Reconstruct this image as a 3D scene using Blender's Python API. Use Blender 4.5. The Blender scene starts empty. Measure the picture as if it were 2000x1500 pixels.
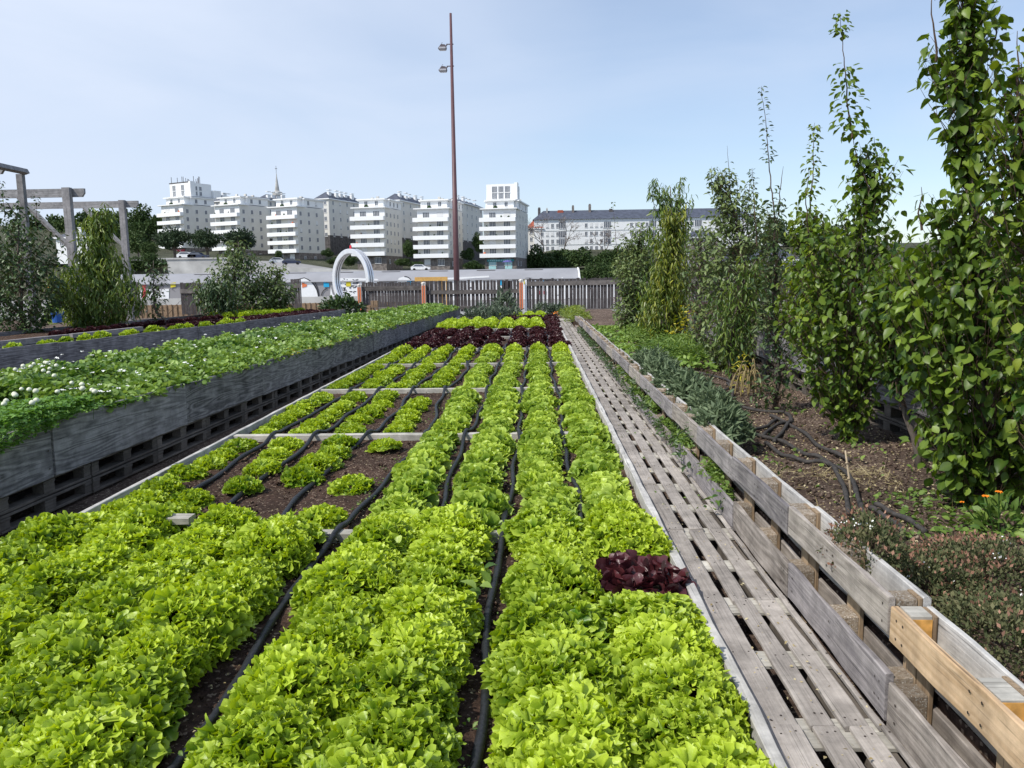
import bpy, math, random
import numpy as np
from mathutils import Vector
rng = np.random.default_rng(11)
random.seed(5)
PI = math.pi
scn = bpy.context.scene
COL = scn.collection

# ------------------------------------------------------------------ camera
F, CX, CY, H = 1560.0, 1000.0, 750.0, 1.70
YAW, PITCH, ROLL = math.radians(1.744), math.radians(7.643), math.radians(0.8)
fw = np.array([-math.sin(YAW) * math.cos(PITCH), math.cos(YAW) * math.cos(PITCH), -math.sin(PITCH)])
r0 = np.array([math.cos(YAW), math.sin(YAW), 0.0])
u0 = np.cross(r0, fw)
RT = r0 * math.cos(ROLL) - u0 * math.sin(ROLL)
UP = u0 * math.cos(ROLL) + r0 * math.sin(ROLL)
CAMP = np.array([0, 0, H])


def ray(px, py):
    return fw + RT * (px - CX) / F - UP * (py - CY) / F


def atY(px, py, Y):
    d = ray(px, py)
    return CAMP + d * (Y / d[1])


def atz(px, py, z):
    d = ray(px, py)
    return CAMP + d * ((z - H) / d[2])


cam = bpy.data.cameras.new('camera')
cam.sensor_fit = 'HORIZONTAL'
cam.sensor_width = 36.0
cam.lens = 36.0 * F / 2000.0
cam.clip_start, cam.clip_end = 0.05, 6000
camo = bpy.data.objects.new('camera', cam)
COL.objects.link(camo)
from mathutils import Matrix
camo.matrix_world = Matrix(((RT[0], UP[0], -fw[0], 0), (RT[1], UP[1], -fw[1], 0), (RT[2], UP[2], -fw[2], H), (0, 0, 0, 1)))
scn.camera = camo

# ------------------------------------------------------------------ light
SUN = np.array([-0.56, -0.40, 0.80]); SUN /= np.linalg.norm(SUN)
sd = bpy.data.lights.new('sun', 'SUN')
sd.energy, sd.angle, sd.color = 3.7, math.radians(0.6), (1.0, 0.955, 0.88)
so = bpy.data.objects.new('sun', sd)
so.rotation_euler = Vector(SUN).to_track_quat('Z', 'Y').to_euler()
COL.objects.link(so)
W = bpy.data.worlds.new('World'); scn.world = W
W.use_nodes = True
nt = W.node_tree; nt.nodes.clear()
def N(tree, t, **kw):
    n = tree.nodes.new(t)
    for k, v in kw.items():
        setattr(n, k, v)
    return n
wout = N(nt, 'ShaderNodeOutputWorld'); bg = N(nt, 'ShaderNodeBackground')
sky = N(nt, 'ShaderNodeTexSky', sky_type='NISHITA', sun_disc=False)
sky.sun_elevation = math.asin(SUN[2]); sky.sun_rotation = math.atan2(SUN[0], SUN[1])
sky.air_density, sky.dust_density, sky.ozone_density = 1.0, 0.6, 2.6
tc = N(nt, 'ShaderNodeTexCoord')
mp = N(nt, 'ShaderNodeMapping'); mp.inputs['Scale'].default_value = (1.3, 1.3, 5.0); mp.inputs['Rotation'].default_value = (0.0, 0.25, 0.3)
nz = N(nt, 'ShaderNodeTexNoise'); nz.inputs['Scale'].default_value = 1.7; nz.inputs['Detail'].default_value = 6; nz.inputs['Roughness'].default_value = 0.5; nz.inputs['Distortion'].default_value = 0.5
nt.links.new(tc.outputs['Generated'], mp.inputs['Vector']); nt.links.new(mp.outputs[0], nz.inputs['Vector'])
# thin high cloud, denser in the western part of the sky
dp = N(nt, 'ShaderNodeVectorMath', operation='DOT_PRODUCT'); dp.inputs[1].default_value = Vector((-0.62, 0.72, 0.30)).normalized()
nt.links.new(tc.outputs['Generated'], dp.inputs[0])
mr = N(nt, 'ShaderNodeMapRange'); mr.inputs['From Min'].default_value = 0.72; mr.inputs['From Max'].default_value = 1.0
mr.inputs['To Min'].default_value = 0.0; mr.inputs['To Max'].default_value = 0.60
nt.links.new(dp.outputs['Value'], mr.inputs['Value'])
nr = N(nt, 'ShaderNodeMapRange'); nr.inputs['From Min'].default_value = 0.34; nr.inputs['From Max'].default_value = 0.76
nr.inputs['To Min'].default_value = 0.24; nr.inputs['To Max'].default_value = 0.58
nt.links.new(nz.outputs['Fac'], nr.inputs['Value'])
ad = N(nt, 'ShaderNodeMath', operation='ADD', use_clamp=True); nt.links.new(mr.outputs[0], ad.inputs[0]); nt.links.new(nr.outputs[0], ad.inputs[1])
mx = N(nt, 'ShaderNodeMix', data_type='RGBA'); nt.links.new(ad.outputs[0], mx.inputs['Factor'])
nt.links.new(sky.outputs[0], mx.inputs['A']); mx.inputs['B'].default_value = (4.6, 5.2, 6.3, 1)
nt.links.new(mx.outputs['Result'], bg.inputs['Color']); bg.inputs['Strength'].default_value = 0.14
nt.links.new(bg.outputs[0], wout.inputs[0])
scn.view_settings.view_transform = 'Standard'
scn.view_settings.look = 'None'
scn.view_settings.exposure = 0.2
scn.cycles.max_bounces = 8
scn.cycles.diffuse_bounces = 3
scn.cycles.transmission_bounces = 4
scn.cycles.transparent_max_bounces = 8
scn.cycles.sample_clamp_indirect = 6
scn.cycles.use_denoising = True

# ------------------------------------------------------------------ materials
MATS = {}
def newmat(name):
    m = bpy.data.materials.new(name); m.use_nodes = True
    t = m.node_tree; b = t.nodes['Principled BSDF']
    MATS[name] = m
    return m, t, b, t.links.new

def plain(name, col, rough=0.8, metal=0.0, noise=0.12, scale=3.0, bump=0.0, spec=0.35):
    m, t, b, L = newmat(name)
    b.inputs['Roughness'].default_value = rough; b.inputs['Metallic'].default_value = metal
    b.inputs['Specular IOR Level'].default_value = spec
    c = N(t, 'ShaderNodeTexCoord'); n = N(t, 'ShaderNodeTexNoise'); n.inputs['Scale'].default_value = scale; n.inputs['Detail'].default_value = 6
    L(c.outputs['Object'], n.inputs['Vector'])
    r = N(t, 'ShaderNodeMapRange'); r.inputs['From Min'].default_value = 0.3; r.inputs['From Max'].default_value = 0.7
    r.inputs['To Min'].default_value = 1 - noise; r.inputs['To Max'].default_value = 1 + noise
    L(n.outputs['Fac'], r.inputs['Value'])
    v = N(t, 'ShaderNodeVectorMath', operation='SCALE'); v.inputs[0].default_value = col[:3]
    L(r.outputs[0], v.inputs['Scale']); L(v.outputs[0], b.inputs['Base Color'])
    if bump:
        bm = N(t, 'ShaderNodeBump'); bm.inputs['Strength'].default_value = bump; bm.inputs['Distance'].default_value = 0.02
        L(n.outputs['Fac'], bm.inputs['Height']); L(bm.outputs[0], b.inputs['Normal'])
    return m

def wood(name, c1, c2, axis='Y', grain=60.0, along=1.6, rough=0.85, rings=0.0, stain=None, bump=0.5):
    """weathered timber: fine grain drawn out along one axis, blotches, optional cathedral rings"""
    m, t, b, L = newmat(name)
    b.inputs['Roughness'].default_value = rough; b.inputs['Specular IOR Level'].default_value = 0.25
    c = N(t, 'ShaderNodeTexCoord'); oi = N(t, 'ShaderNodeObjectInfo')
    off = N(t, 'ShaderNodeVectorMath', operation='SCALE'); off.inputs[0].default_value = (3.1, 7.7, 5.3)
    L(oi.outputs['Random'], off.inputs['Scale'])
    add = N(t, 'ShaderNodeVectorMath', operation='ADD'); L(c.outputs['Object'], add.inputs[0]); L(off.outputs[0], add.inputs[1])
    s = {'X': (along, grain, grain), 'Y': (grain, along, grain), 'Z': (grain, grain, along)}[axis]
    mp = N(t, 'ShaderNodeMapping'); mp.inputs['Scale'].default_value = s; L(add.outputs[0], mp.inputs['Vector'])
    n = N(t, 'ShaderNodeTexNoise'); n.inputs['Scale'].default_value = 1.0; n.inputs['Detail'].default_value = 5; n.inputs['Roughness'].default_value = 0.65; n.inputs['Distortion'].default_value = 0.6
    L(mp.outputs[0], n.inputs['Vector'])
    n2 = N(t, 'ShaderNodeTexNoise'); n2.inputs['Scale'].default_value = 2.3; n2.inputs['Detail'].default_value = 4
    L(add.outputs[0], n2.inputs['Vector'])
    f = N(t, 'ShaderNodeMath', operation='MULTIPLY_ADD'); L(n2.outputs['Fac'], f.inputs[0]); f.inputs[1].default_value = 0.55; 
    h = N(t, 'ShaderNodeMath', operation='MULTIPLY'); L(n.outputs['Fac'], h.inputs[0]); h.inputs[1].default_value = 0.6
    L(h.outputs[0], f.inputs[2])
    fac = f.outputs[0]
    if rings:
        s2 = {'X': (0.55, 7, 7), 'Y': (7, 0.55, 7), 'Z': (7, 7, 0.55)}[axis]
        mp2 = N(t, 'ShaderNodeMapping'); mp2.inputs['Scale'].default_value = s2; L(add.outputs[0], mp2.inputs['Vector'])
        n3 = N(t, 'ShaderNodeTexNoise'); n3.inputs['Scale'].default_value = 1.0; n3.inputs['Detail'].default_value = 1.5; L(mp2.outputs[0], n3.inputs['Vector'])
        sn = N(t, 'ShaderNodeMath', operation='MULTIPLY'); L(n3.outputs['Fac'], sn.inputs[0]); sn.inputs[1].default_value = 70.0
        si = N(t, 'ShaderNodeMath', operation='SINE'); L(sn.outputs[0], si.inputs[0])
        ma = N(t, 'ShaderNodeMath', operation='MULTIPLY_ADD'); L(si.outputs[0], ma.inputs[0]); ma.inputs[1].default_value = rings; L(fac, ma.inputs[2])
        fac = ma.outputs[0]
    # tone of every board differs
    ro = N(t, 'ShaderNodeMath', operation='MULTIPLY_ADD'); L(oi.outputs['Random'], ro.inputs[0]); ro.inputs[1].default_value = 0.22; ro.inputs[2].default_value = -0.11
    fa = N(t, 'ShaderNodeMath', operation='ADD'); L(fac, fa.inputs[0]); L(ro.outputs[0], fa.inputs[1])
    cr = N(t, 'ShaderNodeValToRGB'); L(fa.outputs[0], cr.inputs[0])
    e = cr.color_ramp.elements; e[0].position = 0.32; e[0].color = (*c1, 1); e[1].position = 0.82; e[1].color = (*c2, 1)
    # fine dark checks along the grain, broad weather stains and small knots
    sc4 = {'X': (along * 1.3, grain * 1.7, grain * 1.7), 'Y': (grain * 1.7, along * 1.3, grain * 1.7), 'Z': (grain * 1.7, grain * 1.7, along * 1.3)}[axis]
    mp4 = N(t, 'ShaderNodeMapping'); mp4.inputs['Scale'].default_value = sc4; L(add.outputs[0], mp4.inputs['Vector'])
    n4 = N(t, 'ShaderNodeTexNoise'); n4.inputs['Scale'].default_value = 1.0; n4.inputs['Detail'].default_value = 2; L(mp4.outputs[0], n4.inputs['Vector'])
    r4 = N(t, 'ShaderNodeMapRange'); L(n4.outputs['Fac'], r4.inputs['Value']); r4.inputs['From Min'].default_value = 0.60; r4.inputs['From Max'].default_value = 0.72; r4.inputs['To Min'].default_value = 1.0; r4.inputs['To Max'].default_value = 0.42
    n5 = N(t, 'ShaderNodeTexNoise'); n5.inputs['Scale'].default_value = 7.0; n5.inputs['Detail'].default_value = 5; n5.inputs['Roughness'].default_value = 0.7; L(add.outputs[0], n5.inputs['Vector'])
    r5 = N(t, 'ShaderNodeMapRange'); L(n5.outputs['Fac'], r5.inputs['Value']); r5.inputs['From Min'].default_value = 0.35; r5.inputs['From Max'].default_value = 0.65; r5.inputs['To Min'].default_value = 0.72; r5.inputs['To Max'].default_value = 1.14
    m45 = N(t, 'ShaderNodeMath', operation='MULTIPLY'); L(r4.outputs[0], m45.inputs[0]); L(r5.outputs[0], m45.inputs[1])
    sc = N(t, 'ShaderNodeVectorMath', operation='SCALE'); L(cr.outputs[0], sc.inputs[0]); L(m45.outputs[0], sc.inputs['Scale'])
    L(sc.outputs[0], b.inputs['Base Color'])
    bm = N(t, 'ShaderNodeBump'); bm.inputs['Strength'].default_value = bump; bm.inputs['Distance'].default_value = 0.004
    L(n.outputs['Fac'], bm.inputs['Height']); L(bm.outputs[0], b.inputs['Normal'])
    return m

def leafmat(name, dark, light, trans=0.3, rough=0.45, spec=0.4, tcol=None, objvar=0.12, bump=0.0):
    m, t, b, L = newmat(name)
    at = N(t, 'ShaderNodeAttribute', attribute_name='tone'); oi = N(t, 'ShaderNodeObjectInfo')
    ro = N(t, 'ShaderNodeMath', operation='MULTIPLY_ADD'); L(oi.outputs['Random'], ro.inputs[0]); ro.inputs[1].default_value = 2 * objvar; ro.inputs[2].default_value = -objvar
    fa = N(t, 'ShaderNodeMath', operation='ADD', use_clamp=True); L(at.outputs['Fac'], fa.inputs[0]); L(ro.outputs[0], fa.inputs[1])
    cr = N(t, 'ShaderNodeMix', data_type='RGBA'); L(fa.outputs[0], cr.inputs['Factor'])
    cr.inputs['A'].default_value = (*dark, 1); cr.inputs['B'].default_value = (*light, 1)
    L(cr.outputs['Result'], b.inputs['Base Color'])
    b.inputs['Roughness'].default_value = rough; b.inputs['Specular IOR Level'].default_value = spec
    tr = N(t, 'ShaderNodeBsdfTranslucent')
    hs = N(t, 'ShaderNodeHueSaturation'); hs.inputs['Hue'].default_value = 0.488; hs.inputs['Saturation'].default_value = 1.1; hs.inputs['Value'].default_value = 1.35
    L(cr.outputs['Result'], hs.inputs['Color']); L(hs.outputs[0], tr.inputs['Color'])
    ms = N(t, 'ShaderNodeMixShader'); ms.inputs[0].default_value = trans
    L(b.outputs[0], ms.inputs[1]); L(tr.outputs[0], ms.inputs[2])
    L(ms.outputs[0], t.nodes['Material Output'].inputs['Surface'])
    if bump:
        n = N(t, 'ShaderNodeTexNoise'); n.inputs['Scale'].default_value = 55; n.inputs['Detail'].default_value = 3
        c = N(t, 'ShaderNodeTexCoord'); L(c.outputs['Object'], n.inputs['Vector'])
        bm = N(t, 'ShaderNodeBump'); bm.inputs['Strength'].default_value = bump; bm.inputs['Distance'].default_value = 0.01
        L(n.outputs['Fac'], bm.inputs['Height']); L(bm.outputs[0], b.inputs['Normal'])
    return m

def soilmat(name, c1, c2, c3, scale=1.0):
    m, t, b, L = newmat(name)
    b.inputs['Roughness'].default_value = 0.95; b.inputs['Specular IOR Level'].default_value = 0.15
    c = N(t, 'ShaderNodeTexCoord')
    n = N(t, 'ShaderNodeTexNoise'); n.inputs['Scale'].default_value = 26 * scale; n.inputs['Detail'].default_value = 8; n.inputs['Roughness'].default_value = 0.75
    v = N(t, 'ShaderNodeTexVoronoi'); v.inputs['Scale'].default_value = 75 * scale
    n2 = N(t, 'ShaderNodeTexNoise'); n2.inputs['Scale'].default_value = 1.6 * scale; n2.inputs['Detail'].default_value = 3
    for q in (n, v, n2): L(c.outputs['Object'], q.inputs['Vector'])
    cr = N(t, 'ShaderNodeValToRGB'); L(n.outputs['Fac'], cr.inputs[0])
    e = cr.color_ramp.elements; e[0].position = 0.36; e[0].color = (*c1, 1); e[1].position = 0.68; e[1].color = (*c2, 1)
    vr = N(t, 'ShaderNodeMath', operation='GREATER_THAN'); 
    sp = N(t, 'ShaderNodeSeparateColor'); L(v.outputs['Color'], sp.inputs[0]); L(sp.outputs[0], vr.inputs[0]); vr.inputs[1].default_value = 0.93
    mx = N(t, 'ShaderNodeMix', data_type='RGBA'); L(vr.outputs[0], mx.inputs['Factor']); L(cr.outputs[0], mx.inputs['A']); mx.inputs['B'].default_value = (*c3, 1)
    r = N(t, 'ShaderNodeMapRange'); L(n2.outputs['Fac'], r.inputs['Value']); r.inputs['From Min'].default_value = 0.3; r.inputs['From Max'].default_value = 0.7; r.inputs['To Min'].default_value = 0.7; r.inputs['To Max'].default_value = 1.35
    sc = N(t, 'ShaderNodeVectorMath', operation='SCALE'); L(mx.outputs['Result'], sc.inputs[0]); L(r.outputs[0], sc.inputs['Scale']); L(sc.outputs[0], b.inputs['Base Color'])
    bm = N(t, 'ShaderNodeBump'); bm.inputs['Strength'].default_value = 0.9; bm.inputs['Distance'].default_value = 0.03
    L(n.outputs['Fac'], bm.inputs['Height']); L(bm.outputs[0], b.inputs['Normal'])
    return m

M = {}
M['deck'] = wood('path timber', (0.20, 0.178, 0.158), (0.50, 0.452, 0.405), 'Y', 90, bump=.8)
M['grey'] = wood('grey timber', (0.11, 0.10, 0.105), (0.40, 0.365, 0.355), 'Y', 80, rings=.07, bump=.8)
M['greytan'] = wood('tan grey timber', (0.14, 0.118, 0.10), (0.45, 0.40, 0.355), 'Y', 80, rings=.08, bump=.8)
M['pale'] = wood('pale timber', (0.30, 0.29, 0.28), (0.62, 0.60, 0.56), 'Y', 60)
M['palex'] = wood('pale plank timber', (0.30, 0.28, 0.24), (0.60, 0.57, 0.50), 'X', 60)
M['slate'] = wood('slate grey stained board', (0.088, 0.084, 0.088), (0.31, 0.295, 0.30), 'Y', 65, rings=0.16, bump=.8)
M['dim'] = wood('old pallet timber', (0.055, 0.047, 0.04), (0.19, 0.165, 0.14), 'Y', 60)
M['upr'] = wood('upright pallet timber', (0.16, 0.105, 0.06), (0.42, 0.31, 0.20), 'Z', 60)
M['fresh'] = wood('freshly sawn pine', (0.40, 0.26, 0.14), (0.66, 0.48, 0.31), 'Y', 50, rings=0.12, rough=0.7)
M['fence'] = wood('weathered picket timber', (0.032, 0.028, 0.029), (0.125, 0.11, 0.11), 'Z', 30, along=0.8)
M['rail'] = wood('weathered rail timber', (0.07, 0.063, 0.06), (0.24, 0.215, 0.2), 'X', 30, along=0.8)
M['perg'] = wood('pergola timber', (0.21, 0.205, 0.205), (0.46, 0.45, 0.45), 'X', 16, along=0.7)
M['pergz'] = wood('pergola post timber', (0.19, 0.185, 0.19), (0.40, 0.385, 0.385), 'Z', 16, along=0.7)
M['stump'] = wood('stump timber', (0.16, 0.10, 0.06), (0.36, 0.25, 0.16), 'Z', 14)
M['chip'] = soilmat('pressed wood chip', (0.28, 0.20, 0.13), (0.60, 0.52, 0.42), (0.7, 0.66, 0.58), 3.0)
M['endgrain'] = plain('orange end grain', (0.62, 0.32, 0.08), 0.7, noise=0.3, scale=30)
M['nail'] = plain('rusty nail head', (0.035, 0.025, 0.02), 0.6)
M['soil'] = soilmat('moist garden soil', (0.028, 0.017, 0.012), (0.115, 0.07, 0.05), (0.24, 0.18, 0.13))
M['soil_dry'] = soilmat('dry mulched soil', (0.055, 0.037, 0.028), (0.19, 0.135, 0.105), (0.34, 0.27, 0.20))
M['black'] = plain('black liner', (0.012, 0.012, 0.014), 0.7)
M['hose'] = plain('black rubber hose', (0.018, 0.019, 0.022), 0.55, scale=40, bump=0.3, noise=0.4)
M['hose_dry'] = plain('dusty rubber hose', (0.05, 0.045, 0.042), 0.8, scale=25, bump=0.3, noise=0.4)
M['lettuce'] = leafmat('green lettuce leaf', (0.075, 0.19, 0.010), (0.54, 0.67, 0.068), 0.30, 0.40, 0.42, objvar=.2, bump=0.3)
M['butter'] = leafmat('rounded lettuce leaf', (0.095, 0.22, 0.018), (0.55, 0.68, 0.11), 0.30, 0.38, 0.42, objvar=.18, bump=0.3)
M['redlet'] = leafmat('dark red lettuce leaf', (0.024, 0.009, 0.010), (0.085, 0.024, 0.026), 0.15, 0.35, 0.45, bump=0.4)
M['maroon'] = leafmat('glossy maroon lettuce leaf', (0.020, 0.006, 0.007), (0.085, 0.018, 0.022), 0.12, 0.38, 0.45, bump=0.3)
M['clover'] = leafmat('clover leaf', (0.045, 0.13, 0.018), (0.22, 0.40, 0.07), 0.3, 0.5)
M['straw'] = leafmat('strawberry leaf', (0.05, 0.13, 0.018), (0.33, 0.47, 0.10), 0.3, 0.45)
M['petal'] = plain('white petal', (0.82, 0.82, 0.78), 0.6, noise=0.05)
M['pompom'] = plain('cream clover head', (0.74, 0.74, 0.58), 0.8, noise=0.2, scale=90)
M['pear'] = leafmat('glossy pear leaf', (0.024, 0.066, 0.010), (0.23, 0.33, 0.040), 0.34, 0.42, 0.38)
M['pear2'] = leafmat('yellowish pear leaf', (0.045, 0.105, 0.012), (0.27, 0.33, 0.04), 0.30, 0.42, 0.38)
M['apple'] = leafmat('grey green apple leaf', (0.035, 0.078, 0.026), (0.23, 0.29, 0.10), 0.28, 0.45, 0.45)
M['peach'] = leafmat('narrow peach leaf', (0.04, 0.10, 0.016), (0.29, 0.36, 0.06), 0.32, 0.4, 0.5)
M['peachy'] = leafmat('yellow peach leaf', (0.08, 0.13, 0.014), (0.46, 0.46, 0.06), 0.3, 0.4, 0.5)
M['darkleaf'] = leafmat('dark green leaf', (0.018, 0.05, 0.014), (0.095, 0.15, 0.045), 0.2, 0.4, 0.5)  # deep green leaf colour of the darker trees, ivy and tub shrub
M['sage'] = leafmat('grey sage leaf', (0.035, 0.065, 0.028), (0.20, 0.26, 0.14), 0.2, 0.6, 0.3)
M['weed'] = leafmat('weed leaf', (0.05, 0.12, 0.02), (0.24, 0.34, 0.07), 0.3, 0.5)
M['thyme'] = leafmat('thyme leaf', (0.05, 0.075, 0.028), (0.25, 0.235, 0.12), 0.2, 0.7, 0.2)
M['thymered'] = leafmat('reddish thyme tip', (0.22, 0.11, 0.07), (0.46, 0.26, 0.18), 0.2, 0.7, 0.2)
M['straw_dry'] = leafmat('dried stalk', (0.30, 0.23, 0.10), (0.66, 0.58, 0.36), 0.25, 0.7, 0.2)
M['yellowleaf'] = leafmat('yellow leaf', (0.16, 0.20, 0.02), (0.58, 0.50, 0.05), 0.3, 0.5)
M['kale'] = leafmat('grey kale leaf', (0.045, 0.075, 0.04), (0.17, 0.21, 0.14), 0.15, 0.5)
M['bark'] = wood('tree bark', (0.06, 0.05, 0.04), (0.21, 0.175, 0.145), 'Z', 40, along=5)
M['twig'] = plain('young twig', (0.10, 0.065, 0.045), 0.8, noise=0.3)
M['farleaf'] = leafmat('distant foliage', (0.025, 0.055, 0.016), (0.10, 0.145, 0.045), 0.15, 0.6, 0.2)
M['pine'] = leafmat('dark pine foliage', (0.018, 0.036, 0.016), (0.055, 0.085, 0.035), 0.08, 0.6, 0.2)
M['blossom'] = leafmat('pale bare twigs', (0.17, 0.135, 0.115), (0.36, 0.30, 0.27), 0.2, 0.8, 0.1)
M['white'] = plain('white painted render', (0.86, 0.865, 0.86), 0.7, noise=0.03)
M['cream'] = plain('cream render', (0.72, 0.70, 0.645), 0.85, noise=0.05, scale=0.4)
M['stone'] = plain('dark rubble stone', (0.20, 0.175, 0.16), 0.9, noise=0.45, scale=1.5)
M['stoned'] = plain('dark grey stone', (0.10, 0.092, 0.092), 0.9, noise=0.45, scale=1.5)
M['slateroof'] = plain('slate roof', (0.075, 0.085, 0.115), 0.6, noise=0.25, scale=0.8)
M['red_tile'] = plain('red roof tile', (0.35, 0.09, 0.05), 0.8)
M['pane'] = plain('window glass', (0.10, 0.115, 0.15), 0.15, noise=0.3, scale=0.3, spec=0.6)
M['shutter'] = plain('white shutter', (0.74, 0.74, 0.73), 0.6)
M['concrete'] = plain('stained concrete', (0.47, 0.46, 0.44), 0.9, noise=0.28, scale=0.35)
M['quay'] = plain('quay paving', (0.30, 0.29, 0.28), 0.9, noise=0.15, scale=0.2)
M['terrain'] = soilmat('rough grass', (0.035, 0.042, 0.024), (0.09, 0.092, 0.06), (0.13, 0.12, 0.09), 0.05)
M['shedroof'] = plain('grey sheet roof', (0.30, 0.30, 0.315), 0.6, noise=0.12, scale=0.25)
M['shedwall'] = plain('grey sheet wall', (0.27, 0.26, 0.268), 0.7, noise=0.06, scale=0.3)
M['pole'] = plain('maroon painted steel', (0.115, 0.055, 0.060), 0.45, noise=0.1)
M['lamp'] = plain('grey lamp housing', (0.12, 0.10, 0.11), 0.5)
M['lens'] = plain('lamp glass', (0.45, 0.44, 0.46), 0.2, spec=0.6)
M['alu'] = plain('brushed aluminium', (0.80, 0.80, 0.82), 0.35, 0.6, noise=0.06)
M['groove'] = plain('dark groove', (0.05, 0.05, 0.055), 0.5)
M['redlamp'] = plain('red lamp', (0.7, 0.03, 0.05), 0.3)
M['orange'] = plain('orange paint', (0.72, 0.19, 0.07), 0.6, noise=0.1, scale=5)
M['brown'] = plain('brown paint', (0.20, 0.10, 0.06), 0.7)
M['postw'] = plain('pale post cap', (0.62, 0.58, 0.54), 0.7)
M['mwhite'] = plain('white mural paint', (0.80, 0.80, 0.80), 0.8, noise=0.04)
M['mblack'] = plain('black mural paint', (0.03, 0.03, 0.035), 0.8)
M['mgrey'] = plain('grey mural paint', (0.28, 0.27, 0.30), 0.8)
M['mcyan'] = plain('cyan mural paint', (0.02, 0.36, 0.62), 0.6)
M['myellow'] = plain('yellow mural paint', (0.62, 0.52, 0.03), 0.6)
M['mred'] = plain('red sign paint', (0.62, 0.06, 0.09), 0.6)
M['teal'] = plain('teal shop sign', (0.03, 0.26, 0.30), 0.5)
M['pteal'] = plain('pale teal lettering', (0.40, 0.66, 0.68), 0.5)
M['ywood'] = plain('yellow timber', (0.58, 0.34, 0.10), 0.7, noise=0.15, scale=6)
M['car_w'] = plain('white car paint', (0.78, 0.78, 0.78), 0.25, spec=0.6)
M['car_b'] = plain('dark blue car paint', (0.03, 0.04, 0.08), 0.25, spec=0.6)
M['tyre'] = plain('black tyre', (0.02, 0.02, 0.02), 0.8)
M['blue'] = plain('blue plastic', (0.03, 0.12, 0.42), 0.5)
M['greytub'] = plain('grey metal tub', (0.36, 0.38, 0.36), 0.6)
M['cloth'] = plain('white liner cloth', (0.62, 0.63, 0.66), 0.8)
M['weedcloth'] = plain('grey weed cloth', (0.07, 0.07, 0.075), 0.9)
M['cane'] = wood('bamboo cane', (0.34, 0.26, 0.16), (0.58, 0.47, 0.33), 'Z', 40)
M['marigold'] = plain('orange marigold petal', (0.85, 0.24, 0.01), 0.6)
M['parasol'] = plain('blue parasol cloth', (0.10, 0.10, 0.30), 0.8)

# ------------------------------------------------------------------ builders
def tag(o, label=None, cat=None, group=None, kind=None):
    if label: o['label'] = label
    if cat: o['category'] = cat
    if group: o['group'] = group
    if kind: o['kind'] = kind
    return o

def empty(name, loc=(0, 0, 0), rot=(0, 0, 0), label=None, cat=None, group=None):
    o = bpy.data.objects.new(name, None); o.empty_display_size = 0.2
    o.location = loc; o.rotation_euler = rot; COL.objects.link(o)
    return tag(o, label, cat, group)

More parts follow.
